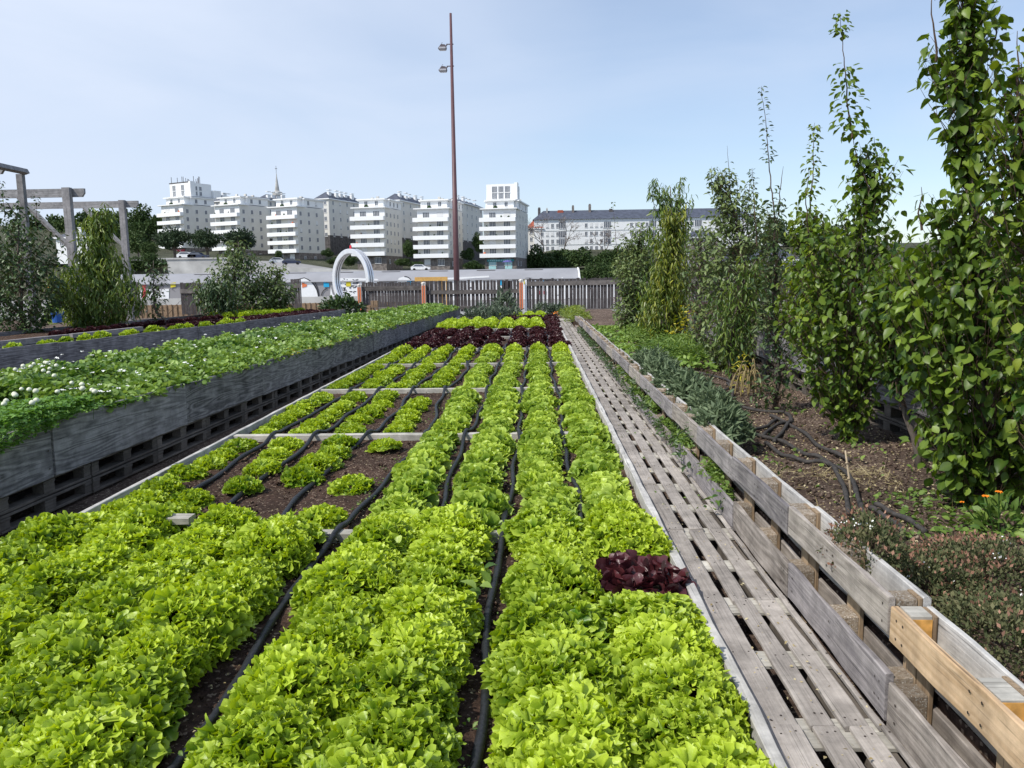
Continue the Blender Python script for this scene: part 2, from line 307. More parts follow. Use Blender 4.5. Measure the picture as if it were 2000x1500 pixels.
class MB:
    def __init__(s): s.v = []; s.f = []; s.m = []
    def add(s, vs, fs, mi=0):
        b = len(s.v); s.v += [tuple(map(float, v)) for v in vs]
        s.f += [tuple(b + i for i in f) for f in fs]; s.m += [mi] * len(fs)
    def box(s, x0, x1, y0, y1, z0, z1, mi=0):
        s.add([(x0, y0, z0), (x1, y0, z0), (x1, y1, z0), (x0, y1, z0), (x0, y0, z1), (x1, y0, z1), (x1, y1, z1), (x0, y1, z1)],
              [(0, 3, 2, 1), (4, 5, 6, 7), (0, 1, 5, 4), (1, 2, 6, 5), (2, 3, 7, 6), (3, 0, 4, 7)], mi)
    def board(s, x0, x1, y0, y1, z0, z1, axis='Y', seg=8, jit=0.003, mi=0, r=random):
        """sawn board with slightly wandering edges and small chamfers"""
        lo = {'X': (x0, x1), 'Y': (y0, y1), 'Z': (z0, z1)}[axis]
        c = 0.004 if min(x1 - x0, y1 - y0, z1 - z0) > 0.015 else 0.0015
        if axis == 'Y': A, B = (x0, x1), (z0, z1)
        elif axis == 'X': A, B = (y0, y1), (z0, z1)
        else: A, B = (x0, x1), (y0, y1)
        ph = [r.uniform(0, 6.28) for _ in range(8)]
        rings = []
        for i in range(seg + 1):
            t = i / seg; l = lo[0] + (lo[1] - lo[0]) * t
            w = [jit * (math.sin(l * 5.1 + ph[k]) * 0.6 + math.sin(l * 13.7 + ph[k + 4]) * 0.4) for k in range(4)]
            a0, a1, b0, b1 = A[0] + w[0], A[1] + w[1], B[0] + w[2] * .5, B[1] + w[3] * .5
            rings.append([(l, p, q) for p, q in ((a0 + c, b0), (a1 - c, b0), (a1, b0 + c), (a1, b1 - c), (a1 - c, b1), (a0 + c, b1), (a0, b1 - c), (a0, b0 + c))])
        vs = []
        for ring in rings:
            for l, p, q in ring:
                vs.append({'Y': (p, l, q), 'X': (l, p, q), 'Z': (p, q, l)}[axis])
        fs = []
        for i in range(seg):
            for k in range(8):
                a, b2 = i * 8 + k, i * 8 + (k + 1) % 8
                fs.append((a, b2, b2 + 8, a + 8) if axis != 'Y' else (a, a + 8, b2 + 8, b2))
        e0 = tuple(range(8)); e1 = tuple(range(seg * 8, seg * 8 + 8))
        fs += [e0, e1[::-1]] if axis == 'Y' else [e0[::-1], e1]
        s.add(vs, fs, mi)
    def tube(s, pts, rad, n=8, mi=0, cap=True):
        pts = [np.array(p, float) for p in pts]
        rads = rad if hasattr(rad, '__len__') else [rad] * len(pts)
        vs = []; fs = []; up = np.array([0.31, 0.22, 0.92])
        for i, p in enumerate(pts):
            d = pts[min(i + 1, len(pts) - 1)] - pts[max(i - 1, 0)]
            d /= (np.linalg.norm(d) + 1e-9)
            if abs(d.dot(up)) > 0.95: up = np.array([0.9, 0.3, 0.1])
            a = np.cross(d, up); a /= np.linalg.norm(a); b = np.cross(d, a)
            for k in range(n):
                t = 2 * PI * k / n
                vs.append(p + rads[i] * (a * math.cos(t) + b * math.sin(t)))
        for i in range(len(pts) - 1):
            for k in range(n):
                a0, b0 = i * n + k, i * n + (k + 1) % n
                fs.append((a0, b0, b0 + n, a0 + n))
        if cap:
            fs.append(tuple(range(n))[::-1]); fs.append(tuple(range((len(pts) - 1) * n, len(pts) * n)))
        s.add(vs, fs, mi)
    def lathe(s, prof, n=16, c=(0, 0, 0), mi=0):
        vs = []; fs = []
        for r, z in prof:
            for k in range(n):
                t = 2 * PI * k / n; vs.append((c[0] + r * math.cos(t), c[1] + r * math.sin(t), c[2] + z))
        for i in range(len(prof) - 1):
            for k in range(n):
                a, b = i * n + k, i * n + (k + 1) % n
                fs.append((a, b, b + n, a + n))
        fs.append(tuple(range(n))[::-1]); fs.append(tuple(range((len(prof) - 1) * n, len(prof) * n)))
        s.add(vs, fs, mi)
    def mesh(s, name, mats, smooth=False):
        me = bpy.data.meshes.new(name); me.from_pydata(s.v, [], s.f)
        for m in (mats if isinstance(mats, (list, tuple)) else [mats]): me.materials.append(m)
        if len(s.m): me.polygons.foreach_set('material_index', s.m)
        if smooth: me.polygons.foreach_set('use_smooth', [True] * len(me.polygons))
        me.update(); return me
    def build(s, name, mats, parent=None, smooth=False, loc=None, rot=None):
        o = bpy.data.objects.new(name, s.mesh(name, mats, smooth)); COL.objects.link(o)
        if parent: o.parent = parent
        if loc is not None: o.location = loc
        if rot is not None: o.rotation_euler = rot
        return o

def place(name, me, parent=None, loc=(0, 0, 0), rot=(0, 0, 0), sc=(1, 1, 1)):
    o = bpy.data.objects.new(name, me); COL.objects.link(o)
    o.parent = parent; o.location = loc; o.rotation_euler = rot; o.scale = sc
    return o

def copy_tree(o, parent=None):
    c = o.copy(); COL.objects.link(c); c.parent = parent
    for ch in list(o.children): copy_tree(ch, c)
    return c

def npmesh(name, V, Fq, mat, tone=None, smooth=True, mi=None):
    """V (n,3); Fq (m,4) quads or (m,3) tris"""
    me = bpy.data.meshes.new(name)
    V = np.asarray(V, np.float32); Fq = np.asarray(Fq, np.int32); k = Fq.shape[1]
    me.vertices.add(len(V)); me.vertices.foreach_set('co', V.ravel())
    me.loops.add(Fq.size); me.loops.foreach_set('vertex_index', Fq.ravel())
    me.polygons.add(len(Fq)); me.polygons.foreach_set('loop_start', np.arange(0, Fq.size, k, dtype=np.int32))
    me.polygons.foreach_set('loop_total', np.full(len(Fq), k, np.int32))
    for m in (mat if isinstance(mat, (list, tuple)) else [mat]): me.materials.append(m)
    if mi is not None: me.polygons.foreach_set('material_index', np.asarray(mi, np.int32))
    me.polygons.foreach_set('use_smooth', np.full(len(Fq), smooth, dtype=bool))
    me.update(calc_edges=True)
    if tone is not None:
        a = me.attributes.new('tone', 'FLOAT', 'POINT'); a.data.foreach_set('value', np.asarray(tone, np.float32))
    me.validate()
    return me

def link(name, me, parent=None):
    o = bpy.data.objects.new(name, me); COL.objects.link(o); o.parent = parent
    return o

# leaf templates (x across, y along, z normal) as quads; degenerate-free
def leaf_template(ws, droop=0.25, fold=0.12, ys=None):
    n = len(ws); ys = ys or [i / (n - 1) for i in range(n)]
    V = []
    for y, w in zip(ys, ws):
        z = -droop * y * y
        V += [(-w, y, z + fold * w * 2), (0, y, z), (w, y, z + fold * w * 2)]
    Q = []
    for i in range(n - 1):
        a = i * 3
        Q += [(a, a + 1, a + 4, a + 3), (a + 1, a + 2, a + 5, a + 4)]
    tn = [0.0, 0.28, 0.0] * n
    return np.array(V, float), np.array(Q), np.array(tn) * 0.6
T_OV = leaf_template([0.015, 0.27, 0.36, 0.24, 0.012], 0.28, 0.16, [0, 0.24, 0.5, 0.78, 1.0])
T_EL = leaf_template([0.015, 0.22, 0.25, 0.012], 0.22, 0.2, [0, 0.3, 0.65, 1.0])
T_LA = leaf_template([0.01, 0.10, 0.12, 0.09, 0.01], 0.45, 0.3, [0, 0.22, 0.5, 0.78, 1.0])
T_SG = leaf_template([0.01, 0.15, 0.17, 0.10, 0.01], 0.45, 0.3, [0, 0.22, 0.5, 0.78, 1.0])
T_DI = (np.array([(0, 0, 0), (-0.3, 0.5, 0.05), (0, 1, -0.1), (0.3, 0.5, 0.05)], float), np.array([(0, 3, 2, 1)]), np.zeros(4))

def unit(a): return a / (np.linalg.norm(a, axis=-1, keepdims=True) + 1e-9)

def leafcloud(name, P, D, Nn, S, tmpl, mat, tone, parent=None, link_it=True):
    P = np.asarray(P, float); n = len(P)
    D = unit(np.asarray(D, float)); X = unit(np.cross(D, np.asarray(Nn, float))); Z = np.cross(X, D)
    tv, tq, tt = tmpl
    S = np.broadcast_to(np.asarray(S, float), (n,))[:, None, None]
    bend = rng.uniform(-.3, 2.4, (n, 1, 1)); wid = rng.uniform(.78, 1.15, (n, 1, 1))
    V = P[:, None, :] + S * (wid * tv[None, :, 0:1] * X[:, None, :] + tv[None, :, 1:2] * D[:, None, :] + bend * tv[None, :, 2:3] * Z[:, None, :])
    Q = (tq[None] + (np.arange(n) * len(tv))[:, None, None]).reshape(-1, 4)
    tn = (np.asarray(tone)[:, None] + tt[None]).ravel()
    me = npmesh(name, V.reshape(-1, 3), Q, mat, tn)
    return link(name, me, parent) if link_it else me

def rdir(n, r=rng):
    return unit(r.normal(size=(n, 3)))

def vnoise(P, f=1.0, seed=0.0):
    x, y, z = (P[:, 0] * f + seed, P[:, 1] * f + seed * 1.7, P[:, 2] * f - seed)
    return (np.sin(x * 1.9 + 1.3 * np.sin(y * 1.4)) + np.sin(y * 2.3 + 1.1 * np.sin(z * 1.7)) + np.sin(z * 2.1 + 1.2 * np.sin(x * 1.6))) / 3.0

# ------------------------------------------------------------------ ground
def grid(x0, x1, y0, y1, nx, ny, fz):
    xs = np.linspace(x0, x1, nx); ys = np.linspace(y0, y1, ny)
    X, Y = np.meshgrid(xs, ys); Z = fz(X, Y)
    V = np.stack([X, Y, Z], -1).reshape(-1, 3)
    i = (np.arange(ny - 1)[:, None] * nx + np.arange(nx - 1)[None]).ravel()
    return V, np.stack([i, i + 1, i + 1 + nx, i + nx], 1)

def sstep(a, b, x):
    t = np.clip((x - a) / (b - a), 0, 1); return t * t * (3 - 2 * t)

def terrain_z(X, Y):
    base = 3.3 + 2.4 * (1 - sstep(-72, -45, X))       # the road terrace falls towards the right
    z = -1.7 + (base + 1.7) * sstep(166, 169, Y)
    z = z + sstep(182, 250, Y) * 3.6 * (1 - sstep(-110, -40, X)) + sstep(235, 330, Y) * 7.0
    z = z + sstep(262, 288, Y) * 2.6 * sstep(-6, 6, X)      # bank below the long white block
    z = z + sstep(215, 330, Y) * 9.0 * sstep(-112, -150, X)  # wooded hill on the left
    return z
V, Q = grid(-420, 420, -60, 520, 141, 291, terrain_z)
tag(link('terrain', npmesh('terrain', V, Q, M['terrain'])), kind='structure')
V, Q = grid(-110, 20, 169, 226, 60, 20, lambda X, Y: terrain_z(X, Y) + .05)
tag(link('road', npmesh('road', V, Q, M['quay'])), kind='structure')
V, Q = grid(-3000, 3000, -600, 5000, 25, 25, lambda X, Y: -1.9 + 0 * X)
tag(link('ground', npmesh('ground', V, Q, M['terrain'])), kind='structure')
V, Q = grid(-120, 120, 41.5, 160, 25, 25, lambda X, Y: -1.66 + 0 * X)
tag(link('quay', npmesh('quay', V, Q, M['quay'])), kind='structure')
b = MB(); b.box(-60, 40, -8, 41.0, -1.8, -0.18)
tag(b.build('garden_deck', M['soil_dry']), kind='structure')

def bumpy(amp, f1=3.1, f2=9.7):
    def fz(X, Y):
        return amp * (np.sin(X * f1 + 1.7 * np.sin(Y * f1 * .8)) * .5 + np.sin(Y * f2 + np.sin(X * f2)) * .3 + np.sin((X + Y) * 17.0) * .2)
    return fz
V, Q = grid(-3.31, 0.79, 0.6, 36.0, 130, 700, lambda X, Y: -0.045 + bumpy(0.016)(X, Y) + 0.006 * np.sin(X * 41 + Y * 13) * np.sin(Y * 37 - X * 11))
tag(link('bed_soil', npmesh('bed_soil', V, Q, M['soil'])), kind='structure')
V, Q = grid(1.47, 3.32, 0.6, 36.0, 60, 600, lambda X, Y: 0.205 + bumpy(0.018, 2.3, 7.1)(X, Y) + 0.006 * np.sin(X * 41 + Y * 13) * np.sin(Y * 37 - X * 11))
tag(link('orchard_soil', npmesh('orchard_soil', V, Q, M['soil_dry'])), kind='structure')
b = MB(); b.box(1.466, 3.32, 0.6, 36.0, -0.17, 0.15)
tag(b.build('orchard_soil_fill', M['soil']), kind='structure')

# bark and straw bits on the bare soil
def litter(name, n, x0, x1, y0, y1, z, mat, sz=(0.006, 0.022), pw=1.0):
    y = y0 + (y1 - y0) * rng.random(n) ** pw; x = rng.uniform(x0, x1, n)
    P = np.stack([x, y, np.full(n, z) + rng.uniform(0, .012, n)], 1)
    D = rdir(n); D[:, 2] *= 0.25
    Nn = np.stack([rng.normal(0, .4, n), rng.normal(0, .4, n), np.ones(n)], 1)
    o = leafcloud(name, P, D, Nn, rng.uniform(*sz, n), T_DI, mat, rng.random(n))
    return tag(o, kind='stuff')
litter('wood_chips', 9000, -3.25, 0.74, 2.0, 20, -0.035, M['straw_dry'], (0.004, 0.016), 1.5)
litter('mulch_bits', 9000, 1.5, 3.25, 2.0, 16, 0.215, M['straw_dry'], (0.006, 0.028), 1.3)

litter('path_litter', 420, .85, 1.3, 2.2, 14, .003, M['straw_dry'], (0.005, 0.022), 1.4)
def clods(name, n, x0, x1, y0, y1, z, mat, pw=1.4):
    y = y0 + (y1 - y0) * rng.random(n) ** pw; x = rng.uniform(x0, x1, n); S = .004 + .018 * rng.random(n) ** 2.5
    o8 = np.array([(1, 0, 0), (0, 1, 0), (-1, 0, 0), (0, -1, 0), (0, 0, .8), (0, 0, -.8)], float)
    V = np.stack([x, y, np.full(n, z)], 1)[:, None] + S[:, None, None] * o8[None] * rng.uniform(.6, 1.4, (n, 6, 1))
    f = np.array([(0, 1, 4), (1, 2, 4), (2, 3, 4), (3, 0, 4), (1, 0, 5), (2, 1, 5), (3, 2, 5), (0, 3, 5)])
    return tag(link(name, npmesh(name, V.reshape(-1, 3), (f[None] + 6 * np.arange(n)[:, None, None]).reshape(-1, 3), mat)), kind='stuff')
clods('soil_crumbs', 9000, -3.28, .76, 2.0, 19, -.03, M['soil'])
clods('orchard_crumbs', 9000, 1.5, 3.25, 2.2, 16, .218, M['soil_dry'], 1.2)

# ------------------------------------------------------------------ main lettuce bed
PLANKS = [1.65, 5.15, 8.52, 12.08, 15.65, 18.95, 22.75, 26.2, 29.7, 33.2]
bed = empty('timber_bed_frame', (0, 0, 0), label='long low timber frame with cross planks round the lettuce bed', cat='bed frame')
b = MB()
y = 0.6
while y < 36:
    y1 = min(y + 3.55, 36.0); b.board(0.79, 0.838, y, y1 - .004, -0.17, 0.056, 'Y', 14, 0.007); y = y1
b.build('edge_board', M['pale'], bed)
b = MB(); y = 0.6
while y < 36:
    y1 = min(y + 3.55, 36.0); b.board(-3.355, -3.312, y, y1 - .004, -0.17, 0.035, 'Y', 14, 0.006); y = y1
b.build('edge_board', M['pale'], bed)
for py in PLANKS:
    b = MB(); b.board(-3.31, 0.788, py - .05, py + .05, -0.05, 0.022, 'X', 18, 0.004)
    b.build('cross_plank', M['palex'], bed)
b = MB(); b.board(-2.46, -2.31, 5.06, 5.17, 0.10, 0.145, 'X', 3, 0.004)
tag(b.build('offcut_plank', M['palex']), 'short pale plank offcut poking out among the curly lettuces', 'plank')

# drip hoses
HOSES = {'second from the clover planter': (-2.40, 0.0), 'third from the clover planter': (-1.86, 0.1), 'beside the clover planter': (-2.88, 0.05),
         'between the left and right halves of the bed': (-1.27, 0.12), 'third from the path': (-0.74, 0.05), 'second from the path': (-0.205, 0.03), 'nearest to the path': (0.30, 0.05)}
for k, (hx, wob) in HOSES.items():
    pts = []; ph = rng.uniform(0, 6)
    for y in np.arange(1.5, 26.0 if hx > -1.4 else 20.0, 0.12):
        near = min(abs(y - p) for p in PLANKS)
        z = -0.02 + 0.062 * math.exp(-(near / 0.22) ** 2)
        x = hx + wob * .5 * math.sin(y * 1.1 + ph) + 0.018 * math.sin(y * 3.7 + ph * 2) - (.10 if abs(hx + 1.27) < .01 else .045 if abs(hx + .205) < .01 else 0) * (1 - sstep(4.6, 5.4, y)) - (0.08 * sstep(9, 13, y) if abs(hx + 1.27) < .01 else 0)
        pts.append((x, y, z + 0.006 * math.sin(y * 5 + ph)))
    b = MB(); b.tube(pts, [0.021 + 0.0025 * math.sin(i * 2.1 + ph) for i in range(len(pts))], 10)
    tag(b.build('drip_hose', M['hose'], smooth=True), 'black drip hose between the lettuce rows, ' + k, 'hose', 'drip hoses along the lettuce bed')

# ------------------------------------------------------------------ lettuces
def lettuce(seed, kind):
    """loose-leaf head: leaf ends crowd a dome, every one a fan with a strongly frilled margin"""
    r = np.random.default_rng(seed)
    nl, nu, nv, Lr, alr, fr, A1, A2, RZ = {'curly': (340, 25, 7, (.040, .074), (44, 70), (7, 10.5), .0120, .0042, .150),
                                           'butter': (90, 19, 7, (.08, .12), (50, 74), (4.2, 6.6), .0165, .0045, .135),
                                           'loose': (86, 21, 6, (.075, .13), (38, 62), (7.0, 11), .0150, .0060, .105),
                                           'maroon': (62, 27, 9, (.08, .13), (52, 76), (4.6, 7.0), .0150, .0045, .085),
                                           'red': (64, 17, 6, (.09, .13), (46, 66), (4.5, 7.0), .0180, .0050, .125),
                                           'small': (64, 15, 5, (.08, .115), (44, 62), (5.0, 8.0), .0165, .0050, .150)}[kind]
    skirt = max(9, nl // 9) if kind != 'loose' else 20; jit = .30 if kind != 'loose' else .48
    Vs, Qs, Ts = [], [], []; off = 0
    u = np.linspace(-1, 1, nu)[None, :]; v = (np.linspace(0.0, 1, nv) ** .85)[:, None]
    lump = r.uniform(0, 6.28, 4)
    for i in range(nl + skirt):
        if i < nl:
            t = (i + .5) / nl; th = math.acos(1 - t * 1.02) + r.normal(0, .06); phi = i * 2.39996 + r.normal(0, .25)
        else:
            t = 1.0; th = r.uniform(1.35, 1.6); phi = 2 * PI * (i - nl) / skirt + r.normal(0, .2)
        d = np.array([math.sin(th) * math.cos(phi), math.sin(th) * math.sin(phi), math.cos(th)])
        lu = 1 + .10 * math.sin(3 * phi + lump[0]) * math.sin(th * 2) + .06 * math.sin(5 * phi + lump[1]) + r.normal(0, .05)
        R3 = np.array([.165, .165, RZ]) * lu
        L = r.uniform(*Lr) * (1.15 if i >= nl else .85 + .25 * t); al = math.radians(r.uniform(*alr))
        e = unit(d + r.normal(0, jit, 3) + np.array([0, 0, .22 if i < nl else -.05]))
        rv = r.normal(size=3); s = np.cross(e, rv); s /= np.linalg.norm(s)
        if i >= nl or kind != 'curly' and r.random() < .5:      # lower leaves lie open, face up and out
            s = np.array([-math.sin(phi), math.cos(phi), 0.0])
        n = np.cross(s, e)
        if n[2] < 0 and i >= nl: s, n = -s, -n
        base = d * R3 - e * L * .62 + np.array([0, 0, .035])
        ph = r.uniform(0, 6.28, 6); f1 = r.uniform(*fr); f2 = f1 * r.uniform(2.0, 2.5)
        e2 = v ** 1.5; e5 = v ** 4
        p1 = u * f1 + ph[0] + .9 * np.sin(u * 1.9 + ph[3])
        ang = u * al * (.6 + .4 * v)
        rr = L * (.12 + .88 * v) * (1 - .16 * u ** 2) * (1 + e5 * (.08 * np.sin(p1 + 1.4) + .035 * np.sin(u * f2 + ph[2])))
        aa = rr * np.sin(ang) + e2 * A1 * .38 * np.sin(2 * p1 + 1.0); bb = rr * np.cos(ang) + e5 * A1 * .35 * np.cos(2 * p1 + ph[4])
        w = e2 * A1 * np.sin(p1) + e5 * A2 * np.sin(u * f2 + ph[1]) + r.normal(0, .016) * v ** 2 - (.25 * L * v ** 2 if i >= nl else .10 * L * e5) + .12 * L * u ** 2 * v
        P = base + aa[..., None] * s + bb[..., None] * e + w[..., None] * n
        P[..., 2] = np.maximum(P[..., 2], .004 + .02 * r.random())
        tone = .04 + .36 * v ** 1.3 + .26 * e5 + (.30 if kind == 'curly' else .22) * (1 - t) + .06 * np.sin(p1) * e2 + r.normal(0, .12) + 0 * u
        idx = np.arange(nu * nv).reshape(nv, nu)
        q = np.stack([idx[:-1, :-1], idx[:-1, 1:], idx[1:, 1:], idx[1:, :-1]], -1).reshape(-1, 4) + off
        Vs.append(P.reshape(-1, 3)); Qs.append(q); Ts.append(np.clip(tone, 0, 1).ravel()); off += nu * nv
    return np.concatenate(Vs), np.concatenate(Qs), np.concatenate(Ts)

LV = {'curly': [lettuce(s, 'curly') for s in range(6)], 'butter': [lettuce(20 + s, 'butter') for s in range(5)],
      'loose': [lettuce(80 + s, 'loose') for s in range(5)],
      'maroon': [lettuce(99, 'maroon')],
      'red': [lettuce(40 + s, 'red') for s in range(4)], 'small': [lettuce(60 + s, 'small') for s in range(3)]}
LM = {'curly': M['lettuce'], 'loose': M['lettuce'], 'butter': M['butter'], 'red': M['redlet'], 'maroon': M['maroon'], 'small': M['lettuce']}
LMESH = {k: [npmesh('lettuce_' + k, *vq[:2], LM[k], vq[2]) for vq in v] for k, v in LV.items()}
ORD = 'first second third fourth fifth sixth seventh eighth ninth tenth eleventh twelfth thirteenth fourteenth'.split()
ROWX = [-3.10, -2.64, -2.12, -1.58, -1.00, -0.47, 0.05, 0.56]
ROWN = ['row along the clover planter', 'second row from the clover planter', 'third row from the clover planter', 'fourth row from the clover planter',
        'fourth row from the path', 'third row from the path', 'second row from the path', 'row edging the slatted path']
PL = ['', 'first', 'second', 'third', 'fourth', 'fifth', 'sixth', 'seventh']
heads = []   # row, x, y, diameter scale, kind, plank, ordinal, before
def fill(row, ya, yb, step, dia, kind, plank, before=False, xo=0.0, jx=.03):
    ys = np.arange(ya, yb, step)
    if before: ys = ys[::-1]
    for k, y in enumerate(ys):
        heads.append((row, ROWX[row] + xo + rng.normal(0, jx), y + rng.normal(0, .03), dia * rng.uniform(.86, 1.09), kind, plank, k, before))
D0 = 0.40     # natural spread of a head in its mesh
NEARX = [-3.05, -2.64, -2.09, -1.66, -0.98, -0.56, 0.09, 0.55]      # close rows stand in pairs, a hose between the pairs
for r_ in range(8):
    ya, yb = 1.92, 5.10
    if r_ == 3: ya, yb = 1.80, 5.0
    fill(r_, ya, yb, 0.352, 0.575, 'curly', 1, True, NEARX[r_] - ROWX[r_], .02)
for r_ in (4, 5, 6, 7):
    fill(r_, 5.32, 8.35, 0.37, 0.44, 'butter', 1)
    fill(r_, 8.70, 11.9, 0.38, 0.42, 'butter', 2)
    fill(r_, 12.30, 15.5, 0.40, 0.39, 'butter', 3)
    fill(r_, 15.9, 18.8, 0.40, 0.39, 'butter', 4)
fill(0, 5.3, 8.4, 0.39, 0.33, 'loose', 1)
for row, pts in ((1, [(-2.66, 5.35), (-2.70, 5.72), (-2.72, 6.05), (-2.45, 6.40), (-2.50, 7.05), (-2.56, 7.62), (-2.60, 8.1)]),
                 (2, [(-2.10, 5.35), (-2.04, 6.72), (-2.02, 7.18), (-2.0, 7.62), (-2.05, 8.1)]), (3, [(-1.55, 5.52), (-1.55, 6.44), (-1.54, 7.93)])):
    for k, (x, y) in enumerate(pts): heads.append((row, x, y, 0.36 if row > 1 else 0.33, 'loose', 1, k, False))
for r_ in range(4):
    fill(r_, 8.75, 11.9 if r_ < 3 else 11.0, 0.40, 0.33, 'loose', 2)
    fill(r_, 12.35, 15.5, 0.41, 0.35, 'loose', 3)
    fill(r_, 15.9, 18.8, 0.41, 0.36, 'loose', 4)
# the dark red one pushes its green neighbours aside
heads = [h for h in heads if not (abs(h[1] - 0.50) < .27 and abs(h[2] - 4.12) < .26)]
heads.sort(key=lambda h: h[2])
def put_head(h, me, cat, pre, grp):
    row, x, y, dia, kind, plank, k, before = h
    s = dia / D0
    o = place(cat.replace(' ', '_'), me, None, (x, y, -0.05), (rng.normal(0, .08), rng.normal(0, .08), rng.uniform(0, 6.28)), (s, s * rng.uniform(.92, 1.06), s * rng.uniform(.72, .97)))
    lab = f"{pre}, {ORD[k]} head {'before' if before else 'behind'} {PL[plank]} cross plank, {ROWN[row]}"
    return tag(o, lab, cat, grp)
PRE = {'curly': 'curly green lettuce', 'loose': 'loose curly lettuce', 'butter': 'rounded green lettuce'}
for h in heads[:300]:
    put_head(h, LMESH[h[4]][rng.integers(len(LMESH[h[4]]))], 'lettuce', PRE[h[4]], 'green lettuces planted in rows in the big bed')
rest = list(heads[300:])
for r_ in range(8):                                  # the far pale green block
    for y in np.arange(26.6, 30.2, 0.36):
        if r_ < 7: rest.append((r_, ROWX[r_] + rng.normal(0, .04), y + rng.normal(0, .04), 0.50, 'small'))
for r_ in (3, 4, 5, 6):
    for y in np.arange(33.4, 35.4, 0.4): rest.append((r_, ROWX[r_] + .2 + rng.normal(0, .04), y, 0.50, 'small'))
Vs, Qs, Ts = [], [], []; off = 0
for h in rest:
    v, q, t = LV['small'][rng.integers(3)]
    a = rng.uniform(0, 6.28); s = h[3] / D0; c, sn = math.cos(a), math.sin(a)
    Vs.append(np.stack([(v[:, 0] * c - v[:, 1] * sn) * s + h[1], (v[:, 0] * sn + v[:, 1] * c) * s + h[2], v[:, 2] * s - 0.05], 1))
    Qs.append(q + off); Ts.append(np.clip(t + rng.normal(0, .08), 0, 1)); off += len(v)
tag(link('distant_lettuces', npmesh('distant_lettuces', np.concatenate(Vs), np.concatenate(Qs), M['lettuce'], np.concatenate(Ts))), 'pale green lettuces of the far end of the bed', 'lettuces', kind='stuff')

# dark red lettuces
o = place('red_lettuce', LMESH['maroon'][0], None, (0.53, 4.12, 0.01), (.1, -.05, 1.0), (1.65, 1.4, .95))
tag(o, 'single dark maroon lettuce among green ones at the path edge', 'red lettuce')
for r_ in range(8):
    for plank, ya, yb in ((5, 19.4, 22.5), (6, 23.1, 26.0)):
        for k, y in enumerate(np.arange(ya, yb, 0.42)):
            if r_ in (4,) and rng.random() < .75: continue
            if r_ in (2, 3) and plank == 5 and rng.random() < .2: continue
            hh = (r_, ROWX[r_] + rng.normal(0, .05), y + rng.normal(0, .03), 0.43, 'red', plank, k, False)
            put_head(hh, LMESH['red'][rng.integers(4)], 'red lettuce', 'dark red lettuce', 'dark red lettuces in the far half of the bed')
for r_ in (4, 5, 6, 7):
    for k, y in enumerate((31.2, 31.8, 32.4)):
        hh = (r_, ROWX[r_] + rng.normal(0, .05), y, 0.55, 'red', 7, k, False)
        o = put_head(hh, LMESH['red'][rng.integers(4)], 'red lettuce', 'dark red lettuce', 'dark red lettuces in the far half of the bed')
        o['label'] = f"dark red lettuce behind the far pale green block, {ORD[k]} head, {ROWN[r_]}"
for k, y in enumerate(np.arange(26.6, 30.4, 0.42)):
    hh = (7, ROWX[7] + rng.normal(0, .05), y, 0.52, 'red', 7, k, False)
    put_head(hh, LMESH['red'][rng.integers(4)], 'red lettuce', 'dark red lettuce', 'dark red lettuces in the far half of the bed')

# small weeds on the soil of the bed
def sprigs(name, pts, h, n, S, mat, tmpl=T_EL, spread=0.05, label=None, cat=None, kind=None, up=0.6):
    P, D, Nn = [], [], []
    for p in pts:
        k = max(3, int(n * rng.uniform(.6, 1.3)))
        d = rdir(k); d[:, 2] = np.abs(d[:, 2]) * up + .15
        q = np.array(p) + np.stack([rng.normal(0, spread, k), rng.normal(0, spread, k), rng.random(k) * h], 1)
        P.append(q); D.append(d); Nn.append(np.tile((0, 0, 1.0), (k, 1)) + rng.normal(0, .5, (k, 3)))
    P = np.concatenate(P); n2 = len(P)
    o = leafcloud(name, P, np.concatenate(D), np.concatenate(Nn), S * rng.uniform(.6, 1.3, n2), tmpl, mat, rng.random(n2))
    return tag(o, label, cat, kind=kind)
wp = [(hx + rng.choice([-1, 1]) * rng.uniform(.03, .10), y, -.04) for y in np.arange(2.2, 12, .11) for hx in rng.choice([-1.27, -.74, -.205, .30], 2)]
sprigs('seedling_weeds', wp, .05, 7, .026, M['weed'], spread=.03, kind='stuff')
sprigs('broadleaf_weed', [(-.27, 3.95, .03)], .22, 7, .075, M['weed'], T_OV, .05, 'tall broad-leaved weed growing beside the central drip hose', 'weed', up=.9)

# ------------------------------------------------------------------ slatted pallet path
def nails(b, xs, ys, z, mi):
    for x in xs:
        for y in ys:
            xx, yy = x + random.uniform(-.014, .014), y + random.uniform(-.035, .035)
            b.lathe([(0.0048, 0), (0.0044, 0.0014)], 7, (xx, yy, z), mi)
BX = [(0.850, 0.984), (1.028, 1.118), (1.158, 1.248), (1.282, 1.308)]
def path_pallet(seed):
    rr = random.Random(seed)
    root = empty('path_pallet', label='x', cat='pallet', group='pallets laid end to end as the path')
    for (x0, x1) in BX:
        b = MB(); z = rr.uniform(-.003, .003)
        b.board(x0 + rr.uniform(-.004, .004), x1 + rr.uniform(-.004, .004), 0.004, 1.196 - rr.uniform(0, .006), -0.022 + z, z, 'Y', 12, 0.0035, 0, rr)
        nails(b, [x0 + (x1 - x0) * q for q in ((.3, .7) if x1 - x0 > .05 else (.5,))], (.055, .60, 1.145), z, 1)
        b.build('board', [M['deck'], M['nail']], root)
    for (y0, y1) in ((0.005, 0.105), (0.53, 0.67), (1.095, 1.195)):
        b = MB(); b.board(0.85, 1.31, y0, y1, -0.046, -0.026, 'X', 5, 0.003, 0, rr); b.build('bearer', M['palex'], root)
    for x in (0.86, 1.20):
        b = MB(); b.box(x, x + .1, 0.01, 1.19, -0.17, -0.048); b.build('runner', M['dim'], root)
    return root
